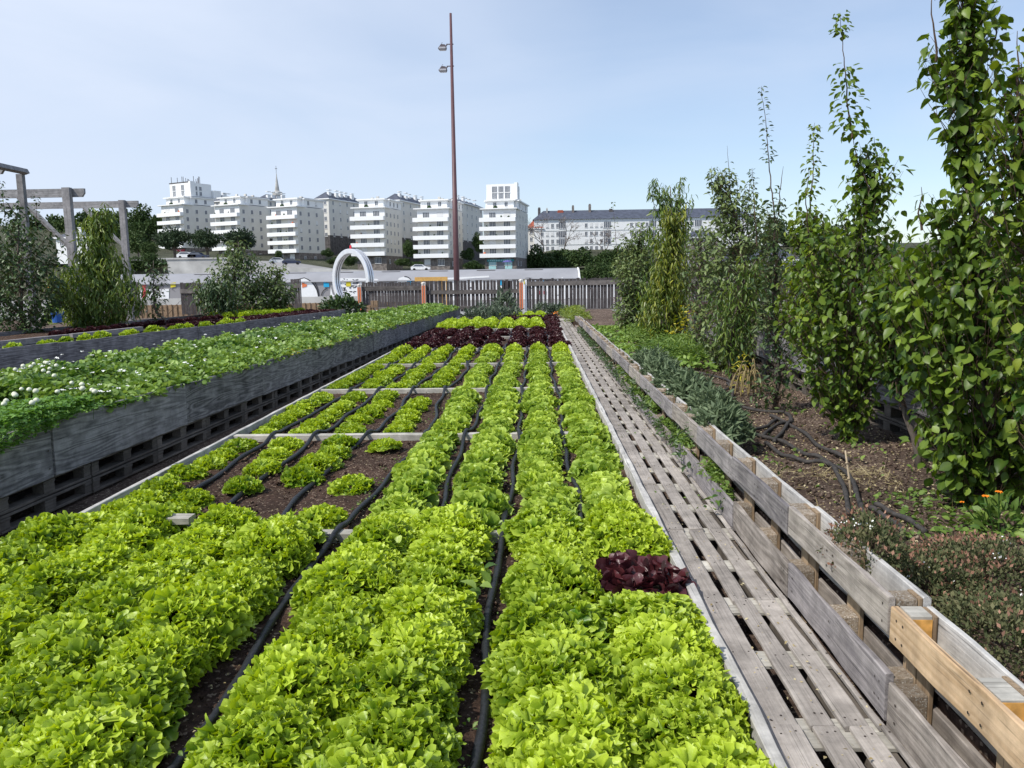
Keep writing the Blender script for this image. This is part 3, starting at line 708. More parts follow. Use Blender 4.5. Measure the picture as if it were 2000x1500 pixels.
protos = [path_pallet(s) for s in (1, 2, 3, 4)]
NP = 26
for i in range(NP):
    y = 2.85 - 1.19 * 2 + i * 1.19 - 0.6 * 0
    o = protos[i] if i < 4 else copy_tree(protos[i % 4])
    o.location = (rng.uniform(-.004, .004), y, rng.uniform(-.004, .004)); o.rotation_euler = (0, 0, rng.uniform(-.003, .003))
    nm = ORD[i] if i < 14 else None
    o['label'] = (f"slatted pallet of the path, {ORD[i - 1]} one in view from the near end" if 0 < i < 15 else
                  'slatted pallet under the camera at the very near end of the path' if i == 0 else
                  f"slatted pallet of the path, {ORD[NP - 1 - i]} one counted from the fence end")
# plank landing at the far end of the path
b = MB(); b.board(0.84, 1.5, 31.45, 31.95, -0.03, 0.0, 'X', 6, .003); b.board(0.84, 1.5, 32.0, 32.5, -0.03, 0.0, 'X', 6, .003)
tag(b.build('plank_landing', M['palex']), 'plain grey plank landing closing the far end of the slatted path', 'landing')

# ------------------------------------------------------------------ standing pallets between path and orchard
def stand_pallet(seed, fresh=False):
    rr = random.Random(seed)
    root = empty('standing_pallet', label='x', cat='pallet', group='pallets standing on edge along the path')
    x0 = 1.312
    j = lambda a: rr.uniform(-a, a)
    b = MB(); b.board(x0, x0 + .024, 0.003, 1.187, 0.335 + j(.004), 0.482 + j(.004), 'Y', 14, 0.0045, 0, rr)
    for yy in (.05, .10, .57, .64, 1.09, 1.14):
        for zz in (.37, .44): b.add([(x0 - .002, yy + .006 * math.cos(t * 1.047), zz + .006 * math.sin(t * 1.047)) for t in range(6)], [(5, 4, 3, 2, 1, 0)], 1)
    b.build('top_rail', [M['fresh'] if fresh else M['greytan' if seed == 12 else 'grey'], M['nail']], root)
    b = MB(); b.board(x0 + .004, x0 + .028, 0.003, 1.187, -0.01, 0.178 + j(.006), 'Y', 14, 0.005, 0, rr)
    for yy in (.06, .10, .60, 1.12):
        for zz in (.05, .12): b.add([(x0 + .0015, yy + .006 * math.cos(t * 1.047), zz + .006 * math.sin(t * 1.047)) for t in range(6)], [(5, 4, 3, 2, 1, 0)], 1)
    b.build('low_rail', [M['greytan' if seed in (13, 15) else 'grey'], M['nail']], root)
    for (y0, y1) in ((0.0, 0.10), (0.525, 0.67), (1.09, 1.19)):
        for (z0, z1, k) in ((0.338, 0.474, 0), (0.02, 0.168, 1)):
            b = MB(); b.board(x0 + .029, x0 + .105, y0 + .004, y1 - .004, z0 + j(.004), z1 + j(.006), 'X', 3, 0.003, 0, rr)
            if fresh and k == 0:
                b.box(x0 + .0295, x0 + .1045, y0 + .0005, y0 + .0035, z0 + .006, z1 - .008, 1)
            b.build('block', [M['palex'] if fresh and k == 0 else M['chip'], M['endgrain']], root)
        b = MB(); b.board(x0 + .107, x0 + .128, y0 + .002, y1 - .002, -0.15, 0.475, 'Z', 6, 0.003, 0, rr); b.build('upright', M['upr'], root)
    for (z0, z1) in ((0.335, 0.480), (0.185, 0.285), (-0.02, 0.125)):
        b = MB(); b.board(x0 + .130, x0 + .152, 0.002, 1.188, z0 + j(.003), z1 + j(.003), 'Y', 12, 0.004, 0, rr); b.build('back_board', M['pale'] if z0 > .3 else M['greytan'], root)
    return root
SP = [stand_pallet(s) for s in (11, 12, 13)]; SF = stand_pallet(15, True)
k = 0; used = 0
for i in range(22):
    y = 1.69 + (i - 1) * 1.193
    if i == 1: o = SF
    else:
        o = SP[used] if used < 3 else copy_tree(SP[used % 3]); used += 1
    o.location = (rng.uniform(-.006, .006), y, -0.009 * max(0, y - 3) * .45 + rng.uniform(-.006, .006)); o.rotation_euler = (0, rng.uniform(-.012, .012), rng.uniform(-.004, .004))
    if i == 1: o['label'] = 'pallet standing on edge with a fresh orange pine top rail'
    elif i == 0: o['label'] = 'grey pallet standing on edge, nearer than the fresh orange one'
    else: o['label'] = f"grey pallet standing on edge, {ORD[i - 2]} one beyond the fresh orange one" if i - 2 < 14 else f"grey pallet standing on edge, {ORD[21 - i]} one from the far end"

# ------------------------------------------------------------------ raised planters on pallets
def raised_planter(name, label, loc, rot, length, depth, zb, zt, joint0, flip=1, pal_layers=((-0.165, -0.03), (-0.02, 0.125)), y0=-4.0, mat='slate', jitt=.010, soilz=None):
    """long box of wide boards (front face at local x=0, bed to local -x*flip) on stacked pallets"""
    root = empty(name, loc, rot, label, 'planter')
    y = joint0
    while y > y0: y -= 2.4
    f = flip
    def bx(a, b_): return (min(-f * a, -f * b_), max(-f * a, -f * b_))
    while y < length:
        ya, yb = max(y, y0), min(y + 2.386, length)
        if yb - ya > .05:
            b = MB(); x = bx(rng.uniform(-.003, .003), 0.032); b.board(x[0], x[1], ya, yb, zb + rng.uniform(-.01, .01), zt + rng.uniform(-.012, .012), 'Y', 24, jitt)
            
            xs_ = -.0055 if f > 0 else -.0055
            for yy_ in (ya + .06, yb - .06):
                for zz_ in (zb + .08, (zb + zt) / 2, zt - .08): b.add([((-xs_ if f > 0 else xs_), yy_ + .009 * math.cos(t * 1.047), zz_ + .009 * math.sin(t * 1.047)) for t in range(6)], [(0, 1, 2, 3, 4, 5) if f > 0 else (5, 4, 3, 2, 1, 0)], 1)
            b.build('side_board', [M[mat], M['nail']], root)
        y += 2.4
    b = MB(); x = bx(depth - .03, depth); b.board(x[0], x[1], y0, length, zb, zt, 'Y', 30, .004); b.build('back_board', M[mat], root)
    for ye in (y0, length - .03):
        b = MB(); x = bx(.033, depth - .033); b.board(x[0], x[1], ye, ye + .03, zb, zt, 'X', 8, .003); b.build('end_board', M['slate'], root)
    x = bx(.034, depth - .034); sz = soilz if soilz is not None else zt - .06
    V, Q = grid(x[0], x[1], y0 + .04, length - .04, 24, 200, lambda X, Y: sz + bumpy(.02)(X, Y))
    link('soil', npmesh('soil', V, Q, M['soil']), root)
    b = MB(); b.box(x[0] + .002, x[1] - .002, y0 + .05, length - .05, zb + .02, sz - .05); b.build('liner', M['black'], root)
    # pallets underneath: 1.2 m modules, two sharing meshes
    mods = []
    for s in range(2):
        b = MB(); rr = random.Random(s + 7)
        for (za, zc) in pal_layers:
            x = bx(0.02, 0.12); b.board(x[0], x[1], .005, 1.19, za, za + .022, 'Y', 8, .003, 0, rr)
            for (p, q) in ((.0, .11), (.53, .675), (1.09, 1.195)):
                b.board(x[0] + .002, x[1] - .004, p + .004, q, za + .0225, zc - .045, 'Y', 2, .003, 0, rr)
                xx = bx(.018, .80); b.board(xx[0], xx[1], p + .002, q + .002, zc - .0445, zc - .023, 'X', 3, .002, 0, rr)
            b.board(x[0], x[1], .005, 1.19, zc - .0225, zc, 'Y', 8, .003, 0, rr)
            x2 = bx(.35, .45); b.board(x2[0], x2[1], .005, 1.19, za, zc - .045, 'Y', 4, .003, 0, rr)
        mods.append(b.mesh('pallet', M['dim']))
    y = y0; i = 0
    while y < length - 1.1:
        place('pallet', mods[i % 2], root, (rng.uniform(-.012, .0) * f, y, rng.uniform(-.004, .004))); y += 1.2; i += 1
    return root
PL_LOC, PL_ROT = (-3.93, 6.0, 0.02), (-0.0085, 0, -math.atan2(0.48, 30))
clover_planter = raised_planter('clover_planter', 'long raised planter of grey boards on pallets, left of the lettuce bed', PL_LOC, PL_ROT, 30.6, 2.35, 0.12, 0.575, 0.25, 1)
ang2 = math.atan2(2.21, 15.95)
P2_LOC, P2_ROT = (-9.21, 13.43, 0.0), (0, 0, -ang2)
planter2 = raised_planter('salad_planter', 'second raised planter of slate grey boards with seedlings, behind the clover', P2_LOC, P2_ROT, 16.1, 3.9, 0.15, 0.585, -1.0, 1, y0=-9.0, soilz=0.50)
orch = raised_planter('orchard_planter', 'raised planter of grey boards on pallets behind the fruit trees', (3.32, 0, 0), (0, 0, 0), 30, 2.3, 0.475, 0.84, 0.6, -1, pal_layers=((0.17, 0.30), (0.31, 0.455)), y0=1.0)

def loc2w(p, loc, rot):
    m = Matrix.Translation(loc) @ __import__('mathutils').Euler(rot).to_matrix().to_4x4()
    return np.array([list(m @ Vector(q)) for q in p])

# clover and strawberry ground cover
def trifol(name, P, S, mat, label, flat=0.5, rad=(0.35, 0.6), tmpl=T_OV):
    n = len(P); h = rdir(n); up = np.tile((0, 0, 1.0), (n, 1)) + h * flat; up = unit(up)
    a = unit(np.cross(up, rdir(n))); b = np.cross(up, a)
    PP, DD, NN, SS, TT = [], [], [], [], []
    tone = np.clip(.45 + .28 * vnoise(P, 2.1) + rng.normal(0, .16, n), 0, 1)
    for k in range(3):
        t = 2.094 * k; d = a * math.cos(t) + b * math.sin(t)
        PP.append(P + d * S[:, None] * .05); DD.append(d + up * .12); NN.append(up + rng.normal(0, .15, (n, 3))); SS.append(S); TT.append(tone + rng.normal(0, .05, n))
    o = leafcloud(name, np.concatenate(PP), np.concatenate(DD), np.concatenate(NN), np.concatenate(SS), tmpl, mat, np.clip(np.concatenate(TT), 0, 1))
    return tag(o, label, kind='stuff')
T_TRI = leaf_template([0.03, 0.40, 0.36, 0.03], 0.15, 0.12, [0, 0.45, 0.8, 1.0])
def cover_pts(n, y0, y1, zb, hmax, x0=-2.3, x1=0.03, f=1.6, seed=0.0, yp=1.5):
    y = y0 + (y1 - y0) * rng.random(n) ** yp; x = rng.uniform(x0, x1, n)
    P = np.stack([x, y, np.zeros(n)], 1)
    hh = hmax * (.62 + .38 * vnoise(P, f, seed)) * np.clip((x1 + .05 - x) / .30, .35, 1)
    P[:, 2] = zb + hh * (1 - .55 * rng.random(n) ** 2)
    return P
Pc = cover_pts(12500, -3.6, 1.6, 0.52, 0.30, x1=0.04, yp=1.0)
n_ = 1900; yy = rng.uniform(-3.6, .75, n_); tt = rng.random(n_) ** 1.6          # leaves tumbling over the board
Pe = np.stack([.01 + .07 * np.sin(tt * 2.2) + rng.normal(0, .012, n_), yy, .70 - .24 * tt * (1 - .75 * np.clip((yy + .5) / 1.25, 0, 1)) + rng.normal(0, .012, n_)], 1)
Pc = np.concatenate([Pc, Pe])
trifol('clover', loc2w(Pc, PL_LOC, PL_ROT), rng.uniform(.024, .042, len(Pc)), M['clover'], 'low white clover filling the near end of the planter', tmpl=T_TRI)
Ps = cover_pts(23000, 1.1, 30.4, 0.52, 0.29, x1=0.0, f=2.4)
trifol('strawberry_plants', loc2w(Ps, PL_LOC, PL_ROT), rng.uniform(.045, .08, len(Ps)) * (1 + .010 * Ps[:, 1]), M['straw'], 'strawberry plants filling most of the long planter', .85, tmpl=T_TRI)
Py = cover_pts(380, 6, 30, .55, .14, x0=-.5, x1=.04)
trifol('yellowing_leaves', loc2w(Py, PL_LOC, PL_ROT), rng.uniform(.03, .05, len(Py)), M['yellowleaf'], 'yellowing strawberry leaves along the board edge', tmpl=T_TRI)
# clover heads on stalks
b = MB(); b.lathe([(0.004, -.012), (.012, -.008), (.0165, 0), (.014, .008), (.007, .014), (.002, .016)], 10)
b.tube([(0, 0, -.01), (.002, .003, -.07), (0.004, .002, -.16)], .0014, 5, 1)
vs = b.v
cl_me = b.mesh('clover_flower', [M['pompom'], M['weed']], True)
fl = [(45, 715), (66, 711), (30, 722), (88, 708), (60, 716), (85, 724), (97, 720), (92, 709), (110, 714), (95, 728), (42, 760), (57, 761), (70, 764), (28, 770), (12, 783), (8, 789), (30, 772), (63, 787), (71, 782), (112, 765), (160, 751), (161, 759), (180, 762), (185, 765), (140, 748), (106, 734)]
for i, (px, py) in enumerate(fl):
    p = atz(px, py, 0.86 - 0.0016 * (py - 710))
    o = place('clover_flower', cl_me, None, p, (rng.normal(0, .2), rng.normal(0, .2), rng.uniform(0, 6)), (rng.uniform(1.15, 1.6),) * 3)
    tag(o, 'round cream clover flower head on its stalk above the clover leaves', 'flower', 'cream clover flower heads')
nF = 230
Pf = cover_pts(nF, 1.2, 24, .60, .22, x0=-2.1, x1=-.1, yp=2.3)
Pf[:, 2] += .05
PP, DD, NN = [], [], []
Pw = loc2w(Pf, PL_LOC, PL_ROT)
for k in range(5):
    t = k * 1.2566; d = np.tile((math.cos(t), math.sin(t), .25), (nF, 1)); PP.append(Pw); DD.append(d + rng.normal(0, .15, (nF, 3))); NN.append(np.tile((-.2, -.5, 1.0), (nF, 1)) + rng.normal(0, .3, (nF, 3)))
PP = np.concatenate(PP)
tag(leafcloud('strawberry_blossoms', PP, np.concatenate(DD), np.concatenate(NN), np.tile(rng.uniform(.016, .026, nF), 5), T_TRI, M['petal'], np.zeros(len(PP))), 'small white strawberry blossoms scattered over the leaves', kind='stuff')

# young salad plants along the second planter
RL = ['seedling']
ys = np.concatenate([np.arange(-1.2, 9.2, .42)])
for i, y in enumerate(ys):
    if rng.random() < .12: continue
    p = loc2w([(-.28 + rng.normal(0, .07), y + rng.normal(0, .1), .50)], P2_LOC, P2_ROT)[0]
    s = rng.uniform(.55, .95)
    o = place('lettuce_seedling', LMESH['small'][i % 3], None, p, (0, 0, rng.uniform(0, 6)), (s, s, s * 1.0))
    tag(o, 'small yellow green lettuce seedling along the edge board of the second planter', 'seedling', 'lettuce seedlings in the second planter')
for i, y in enumerate(np.arange(7.0, 15.9, .34)):
    for x in (-.35, -.75, -1.2):
        if x > -.4 and y < 9.3: continue
        p = loc2w([(x + rng.normal(0, .05), y + rng.normal(0, .06), .48)], P2_LOC, P2_ROT)[0]
        o = place('small_red_lettuce', LMESH['red'][i % 4], None, p, (0, 0, rng.uniform(0, 6)), (.8, .8, .75))
        tag(o, 'small dark red lettuce at the far end of the second planter', 'red lettuce', 'small red lettuces in the second planter')
for i, y in enumerate(np.arange(4.0, 11.5, .42)):
    for x in (-2.3,):
        p = loc2w([(x + rng.normal(0, .05), y + rng.normal(0, .08), .48)], P2_LOC, P2_ROT)[0]
        o = place('small_red_lettuce', LMESH['red'][i % 4], None, p, (0, 0, rng.uniform(0, 6)), (.95, .95, .9))
        tag(o, 'small dark red lettuce in the shade of the left fruit trees', 'red lettuce', 'small red lettuces under the left trees')
for i in range(36):
    p = loc2w([(-1.5 - .5 * (i % 4) + rng.normal(0, .05), 12.2 + .4 * (i // 4), .50)], P2_LOC, P2_ROT)[0]
    o = place('bright_lettuce', LMESH['small'][i % 3], None, p, (0, 0, rng.uniform(0, 6)), (1.0, 1.0, .95))
    tag(o, 'bright green lettuce in the block behind the red lettuces', 'lettuce', 'bright green lettuces in the second planter')
b = MB()
for k, y in enumerate((-2.0, .5, 3.0)):
    b.board(-1.05, -.95, y, y + 2.4, .52, .64, 'Y', 6, .004)
tag(b.build('edging_boards', M['grey'], loc=P2_LOC, rot=P2_ROT), 'grey edging board lying inside the second planter below the trees', 'board')
for k in range(3):
    pts = loc2w([(-.45 - .25 * k, y, .52 + .02 * math.sin(y * 2 + k)) for y in np.arange(-3, 14, .3)], P2_LOC, P2_ROT)
    b = MB(); b.tube(pts, .02, 6); tag(b.build('seedling_hose', M['hose'], smooth=True), 'thin black drip hose among the seedlings of the second planter', 'hose', 'drip hoses in the second planter')

# ------------------------------------------------------------------ fruit trees
def tree(name, label, Y, base, prof, leaders=(), n=260, lmat='pear', tmpl=T_OV, ls=(.05, .085), spc=.05, droop=.6, twl=(.2, .45), clump=.25, trunk=.03, ry=.75, cat='fruit tree', group=None, seed=1, rise=.55, tone0=.35, extra=None, bare=0.0, trunkmat='bark', infl=1.14):
    r = np.random.default_rng(seed)
    root = empty(name, tuple(base), (0, 0, 0), label, cat, group)
    base = np.array(base, float)
    rows = []
    for (py, xl, xr) in prof:
        a, c = atY(xl, py, Y), atY(xr, py, Y)
        rows.append(((a[2] + c[2]) / 2, (a[0] + c[0]) / 2, max(.02, infl * (c[0] - a[0]) / 2)))
    rows.sort(); zs = np.array([q[0] for q in rows]); xs = np.array([q[1] for q in rows]); rs = np.array([q[2] for q in rows])
    axis = lambda z: np.stack([np.interp(z, np.r_[base[2], zs[0] if zs[0] > base[2] + .05 else base[2] + .05, zs[1:]], np.r_[base[0], xs]), np.interp(z, [base[2], zs[-1]], [base[1], Y]), z], -1)
    tb = MB()
    zt = np.linspace(base[2] - .05, zs[-1] * .97 + base[2] * .03, 12)
    ax = axis(np.maximum(zt, base[2])); ax[:, 2] = zt; ax[:, :2] += r.normal(0, .012, (12, 2))
    tb.tube(ax - base, trunk * (1 - .85 * np.linspace(0, 1, 12)) + .003, 10)
    P, D, Nn, S, T = [], [], [], [], []
    # z weighted by width
    zz = np.linspace(zs[0], zs[-1], 200); w = np.interp(zz, zs, rs) ** 1.0; w /= w.sum()
    tw = MB()
    for i in range(n):
        z1 = r.choice(zz, p=w); R = np.interp(z1, zs, rs)
        a = r.uniform(0, 2 * PI); rho = math.sqrt(r.uniform(.16, 1)) * R * (1 + .16 * math.sin(z1 * 5.3 + a + seed))
        cx = np.interp(z1, zs, xs)
        end = np.array([cx + rho * math.cos(a), Y + rho * ry * math.sin(a) * max(1.0, 1.0), z1 + r.normal(0, .02)])
        if clump and vnoise(end[None], 3.2 / max(.5, R * 1.3), seed)[0] < -clump - .25: continue
        L = r.uniform(*twl); dirh = np.array([math.cos(a) * .8, math.sin(a) * ry, 0]) * (.45 if rho > .1 else .2)
        st = end - (dirh + np.array([0, 0, rise])) / np.linalg.norm(dirh + np.array([0, 0, rise])) * L
        root_pt = axis(np.array([max(base[2] + .1, st[2] - abs(rho) * .7)]))[0]
        mid = (st + end) / 2 + r.normal(0, .02, 3)
        if i % 3 == 0: tw.tube([root_pt - base, st - base], [.005, .003], 4, cap=False)
        tw.tube([st - base, mid - base, end - base], [.003, .002, .001], 4, cap=False)
        if r.random() < bare: continue
        tj = r.normal(0, .17); m = max(3, int(L / spc)); tt = np.linspace(.08, 1, m)[:, None]
        q = (1 - tt) ** 2 * st + 2 * tt * (1 - tt) * mid + tt ** 2 * end
        out = unit(np.array([[end[0] - cx, (end[1] - Y), .05]]) + r.normal(0, .35, (m, 3)))
        ga = r.uniform(0, 6.28) + 2.4 * np.arange(m)
        hd = np.stack([np.cos(ga), np.sin(ga), np.zeros(m)], 1)
        d = unit(hd + out * .45 + np.array([0, 0, -1.0]) * droop * r.uniform(.5, 1.3, (m, 1)) + r.normal(0, .15, (m, 3)))
        pet = unit(hd + np.array([0, 0, .3]) + out * .3) * r.uniform(.01, .035, (m, 1))
        P.append(q + pet); D.append(d); Nn.append(hd * .6 + out * .7 + np.array([0, 0, .8]) + r.normal(0, .35, (m, 3)))
        S.append(r.uniform(ls[0] * .75, ls[1] * 1.08, m) * r.uniform(.85, 1.1)); T.append(np.clip(tone0 - .06 + tj + r.normal(0, .15, m) + .16 * (tt[:, 0] - .5), 0, 1))
    for ld in leaders:
        pts, rad, step = ld[0], ld[1], ld[2]
        lp = np.array([atY(x, y, Y) for x, y in pts])
        seg = np.linalg.norm(np.diff(lp, axis=0), axis=1); cs = np.r_[0, np.cumsum(seg)]
        tot = cs[-1]; m = int(tot / .06) + 2; s = np.linspace(0, tot, m)
        sp = np.stack([np.interp(s, cs, lp[:, k]) for k in range(3)], 1); sp[:, :2] += r.normal(0, .004, (m, 2))
        tw.tube(sp - base, np.linspace(.008, .0015, m), 6)
        m = int(tot / step * 1.7); s = np.sort(r.uniform(0, tot, m)); q = np.stack([np.interp(s, cs, lp[:, k]) for k in range(3)], 1)
        keep = np.sin(s * 6.1 + seed) > -.75; s, q = s[keep], q[keep]; m = len(q)
        ga = 2.4 * np.arange(m) + r.normal(0, .3, m); hd = np.stack([np.cos(ga), np.sin(ga), np.zeros(m)], 1)
        ex = rad * r.random(m) ** .7 * (1 - .65 * (s / tot) ** 2)
        P.append(q + hd * ex[:, None] + np.array([0, 0, .25]) * ex[:, None]); D.append(unit(hd + np.array([0, 0, -droop * .8 + .25]) + r.normal(0, .25, (m, 3)))); Nn.append(hd * .3 + np.array([0, 0, 1.0]) + r.normal(0, .35, (m, 3)))
        S.append(r.uniform(*ls, m) * (1 - .35 * s / tot)); T.append(np.clip(tone0 + r.normal(0, .15, m), 0, 1))
    P = np.concatenate(P) - base
    leafcloud('crown', P, np.concatenate(D), np.concatenate(Nn), np.concatenate(S), tmpl, M[lmat], np.concatenate(T), root)
    tb.build('trunk', M[trunkmat], root, True)
    tw.build('branch', M['twig'], root)
    return root

TG = 'fruit trees along the right hand bed'
tree('pear_tree', 'big glossy pear tree whose top leaves the picture, trunk beside the marigold', 5.05, (2.87, 5.0, .2),
     [(980, 1895, 1960), (930, 1835, 2010), (870, 1785, 2060), (800, 1765, 2070), (700, 1735, 2080), (560, 1735, 2080), (450, 1760, 2060), (390, 1785, 2000), (320, 1850, 1960), (270, 1840, 1950), (200, 1805, 1965), (120, 1800, 1970), (40, 1815, 1965), (-80, 1850, 1920)],
     [([(1888, 330), (1884, 150), (1880, -40), (1878, -150)], .10, .012), ([(1800, 450), (1795, 410), (1800, 365)], .05, .03), ([(1830, 120), (1822, 40), (1818, -30)], .05, .03), ([(1940, 100), (1945, 30)], .05, .03)],
     n=980, ls=(.055, .09), spc=.05, droop=.75, twl=(.2, .4), trunk=.036, group=TG, seed=3, infl=1.0)
tree('pear_tree', 'yellowish pear tree at the picture edge, nearer than the big glossy one', 4.3, (2.95, 4.3, .2),
     [(900, 2000, 2120), (760, 1960, 2150), (600, 1950, 2160), (450, 1935, 2150), (350, 1900, 2120), (260, 1900, 2100), (180, 1920, 2080), (110, 1960, 2050)],
     [([(1985, 200), (1990, 120), (1988, 60)], .05, .03)], n=460, lmat='pear2', ls=(.05, .075), spc=.05, droop=.7, twl=(.15, .35), trunk=.03, group=TG, seed=8)
tree('pear_tree', 'slender pear tree with one tall leader against the sky', 7.0, (2.78, 7.0, .2),
     [(850, 1640, 1672), (790, 1622, 1706), (735, 1585, 1740), (690, 1550, 1775), (620, 1535, 1795), (560, 1548, 1790), (500, 1575, 1775), (450, 1590, 1772), (400, 1628, 1755), (350, 1648, 1752), (310, 1655, 1742), (280, 1662, 1700)],
     [([(1690, 420), (1672, 300), (1660, 240)], .04, .02), ([(1664, 270), (1655, 200), (1648, 110), (1640, 25)], .14, .0075), ([(1720, 350), (1712, 300), (1706, 268)], .05, .03), ([(1580, 480), (1575, 400), (1580, 330)], .07, .025)],
     n=800, lmat='pear', ls=(.05, .08), spc=.05, droop=.75, twl=(.18, .42), trunk=.026, group=TG, seed=13, tone0=.42)
tree('pear_tree', 'dark leafy pear tree between the slender one and the big glossy one', 6.1, (2.95, 6.1, .2),
     [(700, 1720, 1780), (670, 1700, 1810), (630, 1680, 1830), (560, 1690, 1830), (510, 1710, 1815), (490, 1730, 1800)],
     [], n=260, ls=(.05, .08), spc=.05, droop=.75, twl=(.18, .4), trunk=.024, group=TG, seed=15, tone0=.24)
tree('pear_tree', 'light green pear tree filling the gap behind the slender one', 8.2, (2.95, 8.2, .2),
     [(650, 1550, 1640), (610, 1528, 1655), (580, 1520, 1655), (510, 1522, 1645), (450, 1538, 1630), (400, 1552, 1612)],
     [([(1582, 420), (1588, 330), (1590, 240)], .10, .012)], n=380, lmat='pear2', ls=(.05, .075), spc=.05, twl=(.18, .4), trunk=.022, group=TG, seed=17)
tree('apple_tree', 'thin dark apple tree with a long spindly shoot', 8.7, (2.6, 8.7, .2),
     [(850, 1492, 1540), (780, 1478, 1562), (700, 1474, 1570), (620, 1470, 1562), (560, 1476, 1552), (500, 1482, 1545), (440, 1486, 1540), (390, 1490, 1535)],
     [([(1512, 420), (1503, 330), (1496, 240), (1487, 168)], .055, .018), ([(1478, 480), (1473, 390), (1468, 328)], .06, .02), ([(1520, 420), (1526, 350), (1530, 325)], .05, .03)],
     n=330, lmat='apple', tmpl=T_EL, ls=(.05, .08), spc=.05, droop=.35, twl=(.12, .3), trunk=.02, group=TG, seed=21, ry=.6, tone0=.25)
tree('apple_tree', 'grey green apple tree before the slate roofed house', 12.4, (2.95, 12.4, .2),
     [(720, 1400, 1440), (660, 1375, 1500), (600, 1362, 1535), (540, 1360, 1540), (480, 1362, 1530), (430, 1368, 1512), (390, 1374, 1480), (350, 1380, 1445), (325, 1386, 1430)],
     [([(1428, 400), (1424, 330), (1420, 285)], .08, .02), ([(1392, 380), (1388, 350), (1390, 325)], .06, .03), ([(1450, 430), (1462, 380), (1470, 335)], .07, .03)],
     n=1000, lmat='apple', tmpl=T_EL, ls=(.06, .10), spc=.05, droop=.45, twl=(.2, .45), trunk=.035, group=TG, seed=25, tone0=.5)
tree('peach_tree', 'bushy dark peach tree next to the grey green apple', 11.3, (2.75, 11.3, .2),
     [(690, 1400, 1450), (640, 1385, 1475), (560, 1400, 1500), (500, 1440, 1510)], [], n=210, lmat='peach', tmpl=T_LA, ls=(.08, .12), spc=.04, droop=.9, twl=(.2, .45), trunk=.025, group=TG, seed=29, tone0=.18)
tree('young_tree', 'nearly bare young tree with a forked stem and few yellow leaves', 13.9, (2.85, 13.9, .2),
     [(650, 1345, 1385), (600, 1338, 1395), (540, 1335, 1400), (490, 1335, 1402), (440, 1345, 1392)],
     [([(1364, 645), (1378, 620), (1372, 520), (1368, 420)], .05, .12), ([(1362, 645), (1350, 620), (1352, 500)], .05, .12)],
     n=260, lmat='apple', tmpl=T_EL, ls=(.06, .09), spc=.07, twl=(.2, .5), trunk=.045, group=TG, seed=33, bare=.35, tone0=.3)
tree('peach_tree', 'tall yellow green peach tree with drooping narrow leaves', 16.2, (2.6, 16.2, .2),
     [(655, 1268, 1340), (600, 1252, 1352), (540, 1265, 1345), (490, 1280, 1345), (440, 1285, 1338), (400, 1290, 1335)],
     [], n=420, lmat='peachy', tmpl=T_LA, ls=(.10, .15), spc=.05, droop=1.1, twl=(.25, .55), trunk=.04, group=TG, seed=37, ry=.9, tone0=.25)
tree('peach_tree', 'dark peach tree overlapping the yellow green one', 17.6, (2.9, 17.6, .2),
     [(655, 1255, 1330), (600, 1250, 1345), (540, 1255, 1350), (480, 1262, 1352), (430, 1268, 1350), (390, 1270, 1348), (355, 1275, 1345)], [([(1282, 420), (1272, 375), (1280, 348)], .12, .01), ([(1330, 400), (1326, 365), (1335, 345)], .12, .01)], n=430, lmat='peach', tmpl=T_LA, ls=(.10, .15), spc=.05, droop=1.1, twl=(.3, .6), trunk=.035, group=TG, seed=41)
tree('apple_tree', 'round grey green apple tree nearest to the fence', 20.7, (2.6, 20.7, .2),
     [(650, 1222, 1275), (610, 1202, 1290), (560, 1203, 1290), (510, 1204, 1288), (470, 1214, 1284), (435, 1230, 1275)],
     [([(1215, 540), (1203, 470), (1197, 395)], .10, .05)], n=700, lmat='apple', tmpl=T_EL, ls=(.085, .13), spc=.065, droop=.4, twl=(.3, .6), trunk=.05, group=TG, seed=45, ry=1.0, tone0=.55)

LG = 'fruit trees beyond the second planter'
tree('peach_tree', 'dense dark peach tree narrowing to a tall top, before the pergola', 21.0, (-11.75, 21.1, .45),
     [(645, 165, 215), (610, 130, 250), (560, 110, 275), (520, 125, 250), (490, 150, 225), (460, 158, 220), (430, 160, 225), (405, 172, 215)],
     [([(200, 430), (205, 395)], .1, .03), ([(215, 450), (222, 425)], .1, .03)], n=800, lmat='peach', tmpl=T_LA, ls=(.13, .20), spc=.055, droop=1.0, twl=(.3, .7), trunk=.06, group=LG, seed=51, ry=.9, tone0=.20, cat='fruit tree')
tree('apple_tree', 'loose dark apple tree cut by the picture edge', 19.3, (-12.6, 19.3, .45),
     [(660, 20, 80), (600, -30, 110), (540, -40, 120), (480, -40, 110), (430, -20, 95), (390, -10, 30)],
     [([(10, 430), (5, 380), (2, 355)], .10, .03), ([(70, 440), (72, 400), (66, 375)], .08, .04)], n=520, lmat='darkleaf', tmpl=T_EL, ls=(.10, .15), spc=.07, droop=.5, twl=(.3, .7), trunk=.06, group=LG, seed=55, ry=.9)
tree('apple_tree', 'grey green apple tree with a thin pointed top, left of the ring', 27.9, (-10.7, 27.9, .45),
     [(615, 420, 500), (585, 392, 515), (550, 392, 522), (525, 410, 515), (505, 428, 505), (485, 440, 492), (468, 446, 484)],
     [([(460, 490), (465, 460)], .12, .05), ([(420, 560), (408, 530), (412, 515)], .12, .06)], n=640, lmat='apple', tmpl=T_EL, ls=(.12, .18), spc=.09, droop=.6, twl=(.4, .8), trunk=.06, group=LG, seed=59, tone0=.4, ry=1.0)
